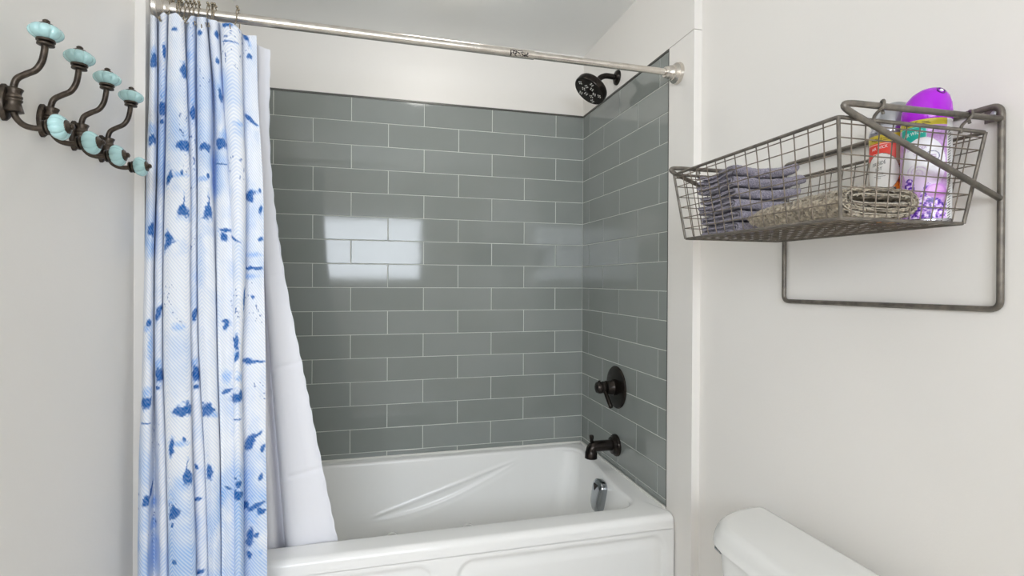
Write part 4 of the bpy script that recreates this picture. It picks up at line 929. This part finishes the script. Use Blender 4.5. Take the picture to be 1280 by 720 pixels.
def dome(T4, phi, prof, R, lean, mat, parent, name='cap'):
    v, f = lathe(prof, 64, None); v = v.copy()
    zt = max(q[1] for q in prof); z0 = prof[0][1]
    k = np.clip((v[:, 2]-z0)/(zt-z0), 0, 1)
    d = np.array([math.cos(phi+lean[1]), math.sin(phi+lean[1])])
    v[:, :2] += d*lean[0]*(k**1.6)[:, None]
    # slope the crown so its high side is where it leans to
    v[:, 2] += (v[:, :2]@d)*lean[2]*k**2
    M = np.array(T4); v = v+M[:3, 3]
    return obj(name, (v, f), mat, parent, 50)
R_ = 0.0355
cap = dome(T4, phi, [(R_*1.0, 0.171), (R_*1.015, 0.173), (R_*1.0, 0.188), (R_*0.95, 0.2), (R_*0.84, 0.211), (R_*0.66, 0.2195), (R_*0.42, 0.225), (R_*0.18, 0.2275), (0, 0.228)], R_, (0.004, 0.9, 0.12), M_PURPLE, tp)
q = Vector((-0.0585+0.0245*math.cos(phi+0.75), -1.6805+0.0245*math.sin(phi+0.75), FLZ+0.2155))
nd = Vector((math.cos(phi+0.75)*0.85, math.sin(phi+0.75)*0.85, 0.5))
obj('spray_opening', lathe([(0.0068, -0.004), (0.0072, 0.0018), (0.0055, 0.0022), (0.005, -0.002), (0, -0.0022)], 24, aim(q+nd*0.0035, nd)), bsdf('deep_purple', (84, 10, 110), 0.35)[0], cap)
obj('nozzle', lathe([(0.0028, -0.002), (0.0028, 0.003), (0.0012, 0.0035), (0, 0.003)], 16, aim(q+nd*0.0035, nd)), M_WHITEPL, cap)
T_ = [('MORE', 0.0080, (1.0, 1.05), -0.0235, 0.1563, M_BLACKINK, 0.0), ('AIR WICK', 0.0080, (0.8, 1.0), -0.019, 0.1415, M_WHITEINK, 0.12), ('FIRESIDE', 0.0082, (0.78, 1.15), -0.0195, 0.1120, M_BLACKINK, 0.18), ('JOY', 0.0082, (0.85, 1.15), -0.0190, 0.1020, M_BLACKINK, 0.18)]
S_ = [(-0.012, 0.0005, 0.1605, 0.0009, M_BLACKINK), (-0.012, 0.004, 0.1575, 0.0009, M_BLACKINK), (-0.030, -0.012, 0.1330, 0.0008, M_WHITEINK), (-0.026, -0.011, 0.0950, 0.0006, M_BLACKINK), (-0.028, -0.008, 0.0915, 0.0007, M_BLACKINK), (-0.024, -0.015, 0.0880, 0.0007, M_BLACKINK)]
to, T4o, phio = can('silver capped orange fireside air freshener can behind the taupe towel', -0.0475, -1.6085, 0.0345, 0.228, orange_print, 0.172, T_, S_)
R_ = 0.0345
obj('shoulder', lathe([(R_, 0.1715), (R_*1.01, 0.174), (R_*0.97, 0.180), (R_*0.90, 0.1865), (R_*0.86, 0.188), (R_*0.85, 0.192)], 56, T4o), M_TIN, to)
dome(T4o, phio, [(R_*0.90, 0.187), (R_*0.90, 0.197), (R_*0.86, 0.206), (R_*0.76, 0.216), (R_*0.62, 0.2225), (R_*0.4, 0.2262), (0, 0.228)], R_, (0.005, 0.9, 0.10), M_SILVERP, to)

# ------------------------------------------------------------------ toilet
def make_toilet():
    t = thing('toilet', 'white toilet with tank lid against the right wall below the rack', 'toilet', (-0.2, -1.48, 0.0))
    yc = -1.48
    def plan(ins, z, bow=0.0):
        xy = rrect(-0.224+ins, -0.018-ins, yc-0.232+ins, yc+0.232-ins, 0.012, (16, 30, 16, 30), 8)
        # front corners sweep round in a big curve
        x, y = xy[:, 0].copy(), xy[:, 1]
        e = np.clip((np.abs(y-yc)-0.10)/(0.132-ins), 0, 1)
        lim = -0.224+ins+0.160*(1-np.sqrt(np.clip(1-(e*0.985)**2.4, 0, 1)))
        xy[:, 0] = np.maximum(x, lim)
        return ring3(xy, z)
    lid = [plan(0.006, 0.6720), plan(0.0, 0.6750), plan(0.001, 0.6900), plan(0.006, 0.7060), plan(0.012, 0.7150), plan(0.020, 0.7205), plan(0.030, 0.7220)]
    obj('tank_lid', loft(lid, True, True), M_CERAM, t, 60)
    tank = [plan(0.045, 0.375), plan(0.035, 0.39), plan(0.026, 0.50), plan(0.014, 0.6670), plan(0.016, 0.6720)]
    tk = obj('tank', loft(tank, True, True), M_CERAM, t, 60)
    # flush lever on the front of the tank, at its far end
    lx = -0.176; ly = yc+0.186
    lv = obj('flush_lever', tube([(lx+0.03, ly, 0.652), (lx-0.010, ly, 0.652), (lx-0.013, ly-0.004, 0.651), (lx-0.013, ly-0.022, 0.648)], [0.006, 0.006, 0.0055, 0.0045], 12), M_CHROME, t); lv['label'] = 'chrome flush lever'
    def ell(cx, a, b_, z, n=56, sq=1.0):
        th = np.arange(n)*2*PI/n; c, s = np.cos(th), np.sin(th)
        return np.column_stack([cx-a*c*np.where(c > 0, 1.12, 1.0), yc+b_*s, np.full(n, z)])
    bowl = [ell(-0.36, .20, .11, 0.0), ell(-0.36, .20, .11, 0.03), ell(-0.37, .17, .095, 0.12), ell(-0.40, .19, .12, 0.22), ell(-0.44, .23, .165, 0.32), ell(-0.455, .245, .183, 0.385), ell(-0.455, .245, .185, 0.40), ell(-0.455, .20, .14, 0.402), ell(-0.45, .17, .11, 0.33), ell(-0.43, .08, .06, 0.22)]
    obj('bowl', loft(bowl, True, True), M_CERAM, t, 60)
    obj('neck', loft([ring3(rrect(-0.27, -0.02, yc-0.10, yc+0.10, 0.03), 0.0), ring3(rrect(-0.27, -0.02, yc-0.10, yc+0.10, 0.03), 0.30), ring3(rrect(-0.27, -0.02, yc-0.16, yc+0.16, 0.03), 0.376)], True, True), M_CERAM, t, 50)
    obj('seat', loft([ell(-0.455, .247, .187, 0.403), ell(-0.455, .25, .19, 0.412), ell(-0.455, .245, .185, 0.420), ell(-0.455, .17, .115, 0.420), ell(-0.455, .165, .11, 0.404)], False, False), M_WHITEPL, t, 60)
    obj('seat_lid', loft([ell(-0.455, .247, .187, 0.4215), ell(-0.455, .25, .19, 0.43), ell(-0.455, .24, .18, 0.438), ell(-0.455, .12, .09, 0.442)], True, True), M_WHITEPL, t, 60)
make_toilet()
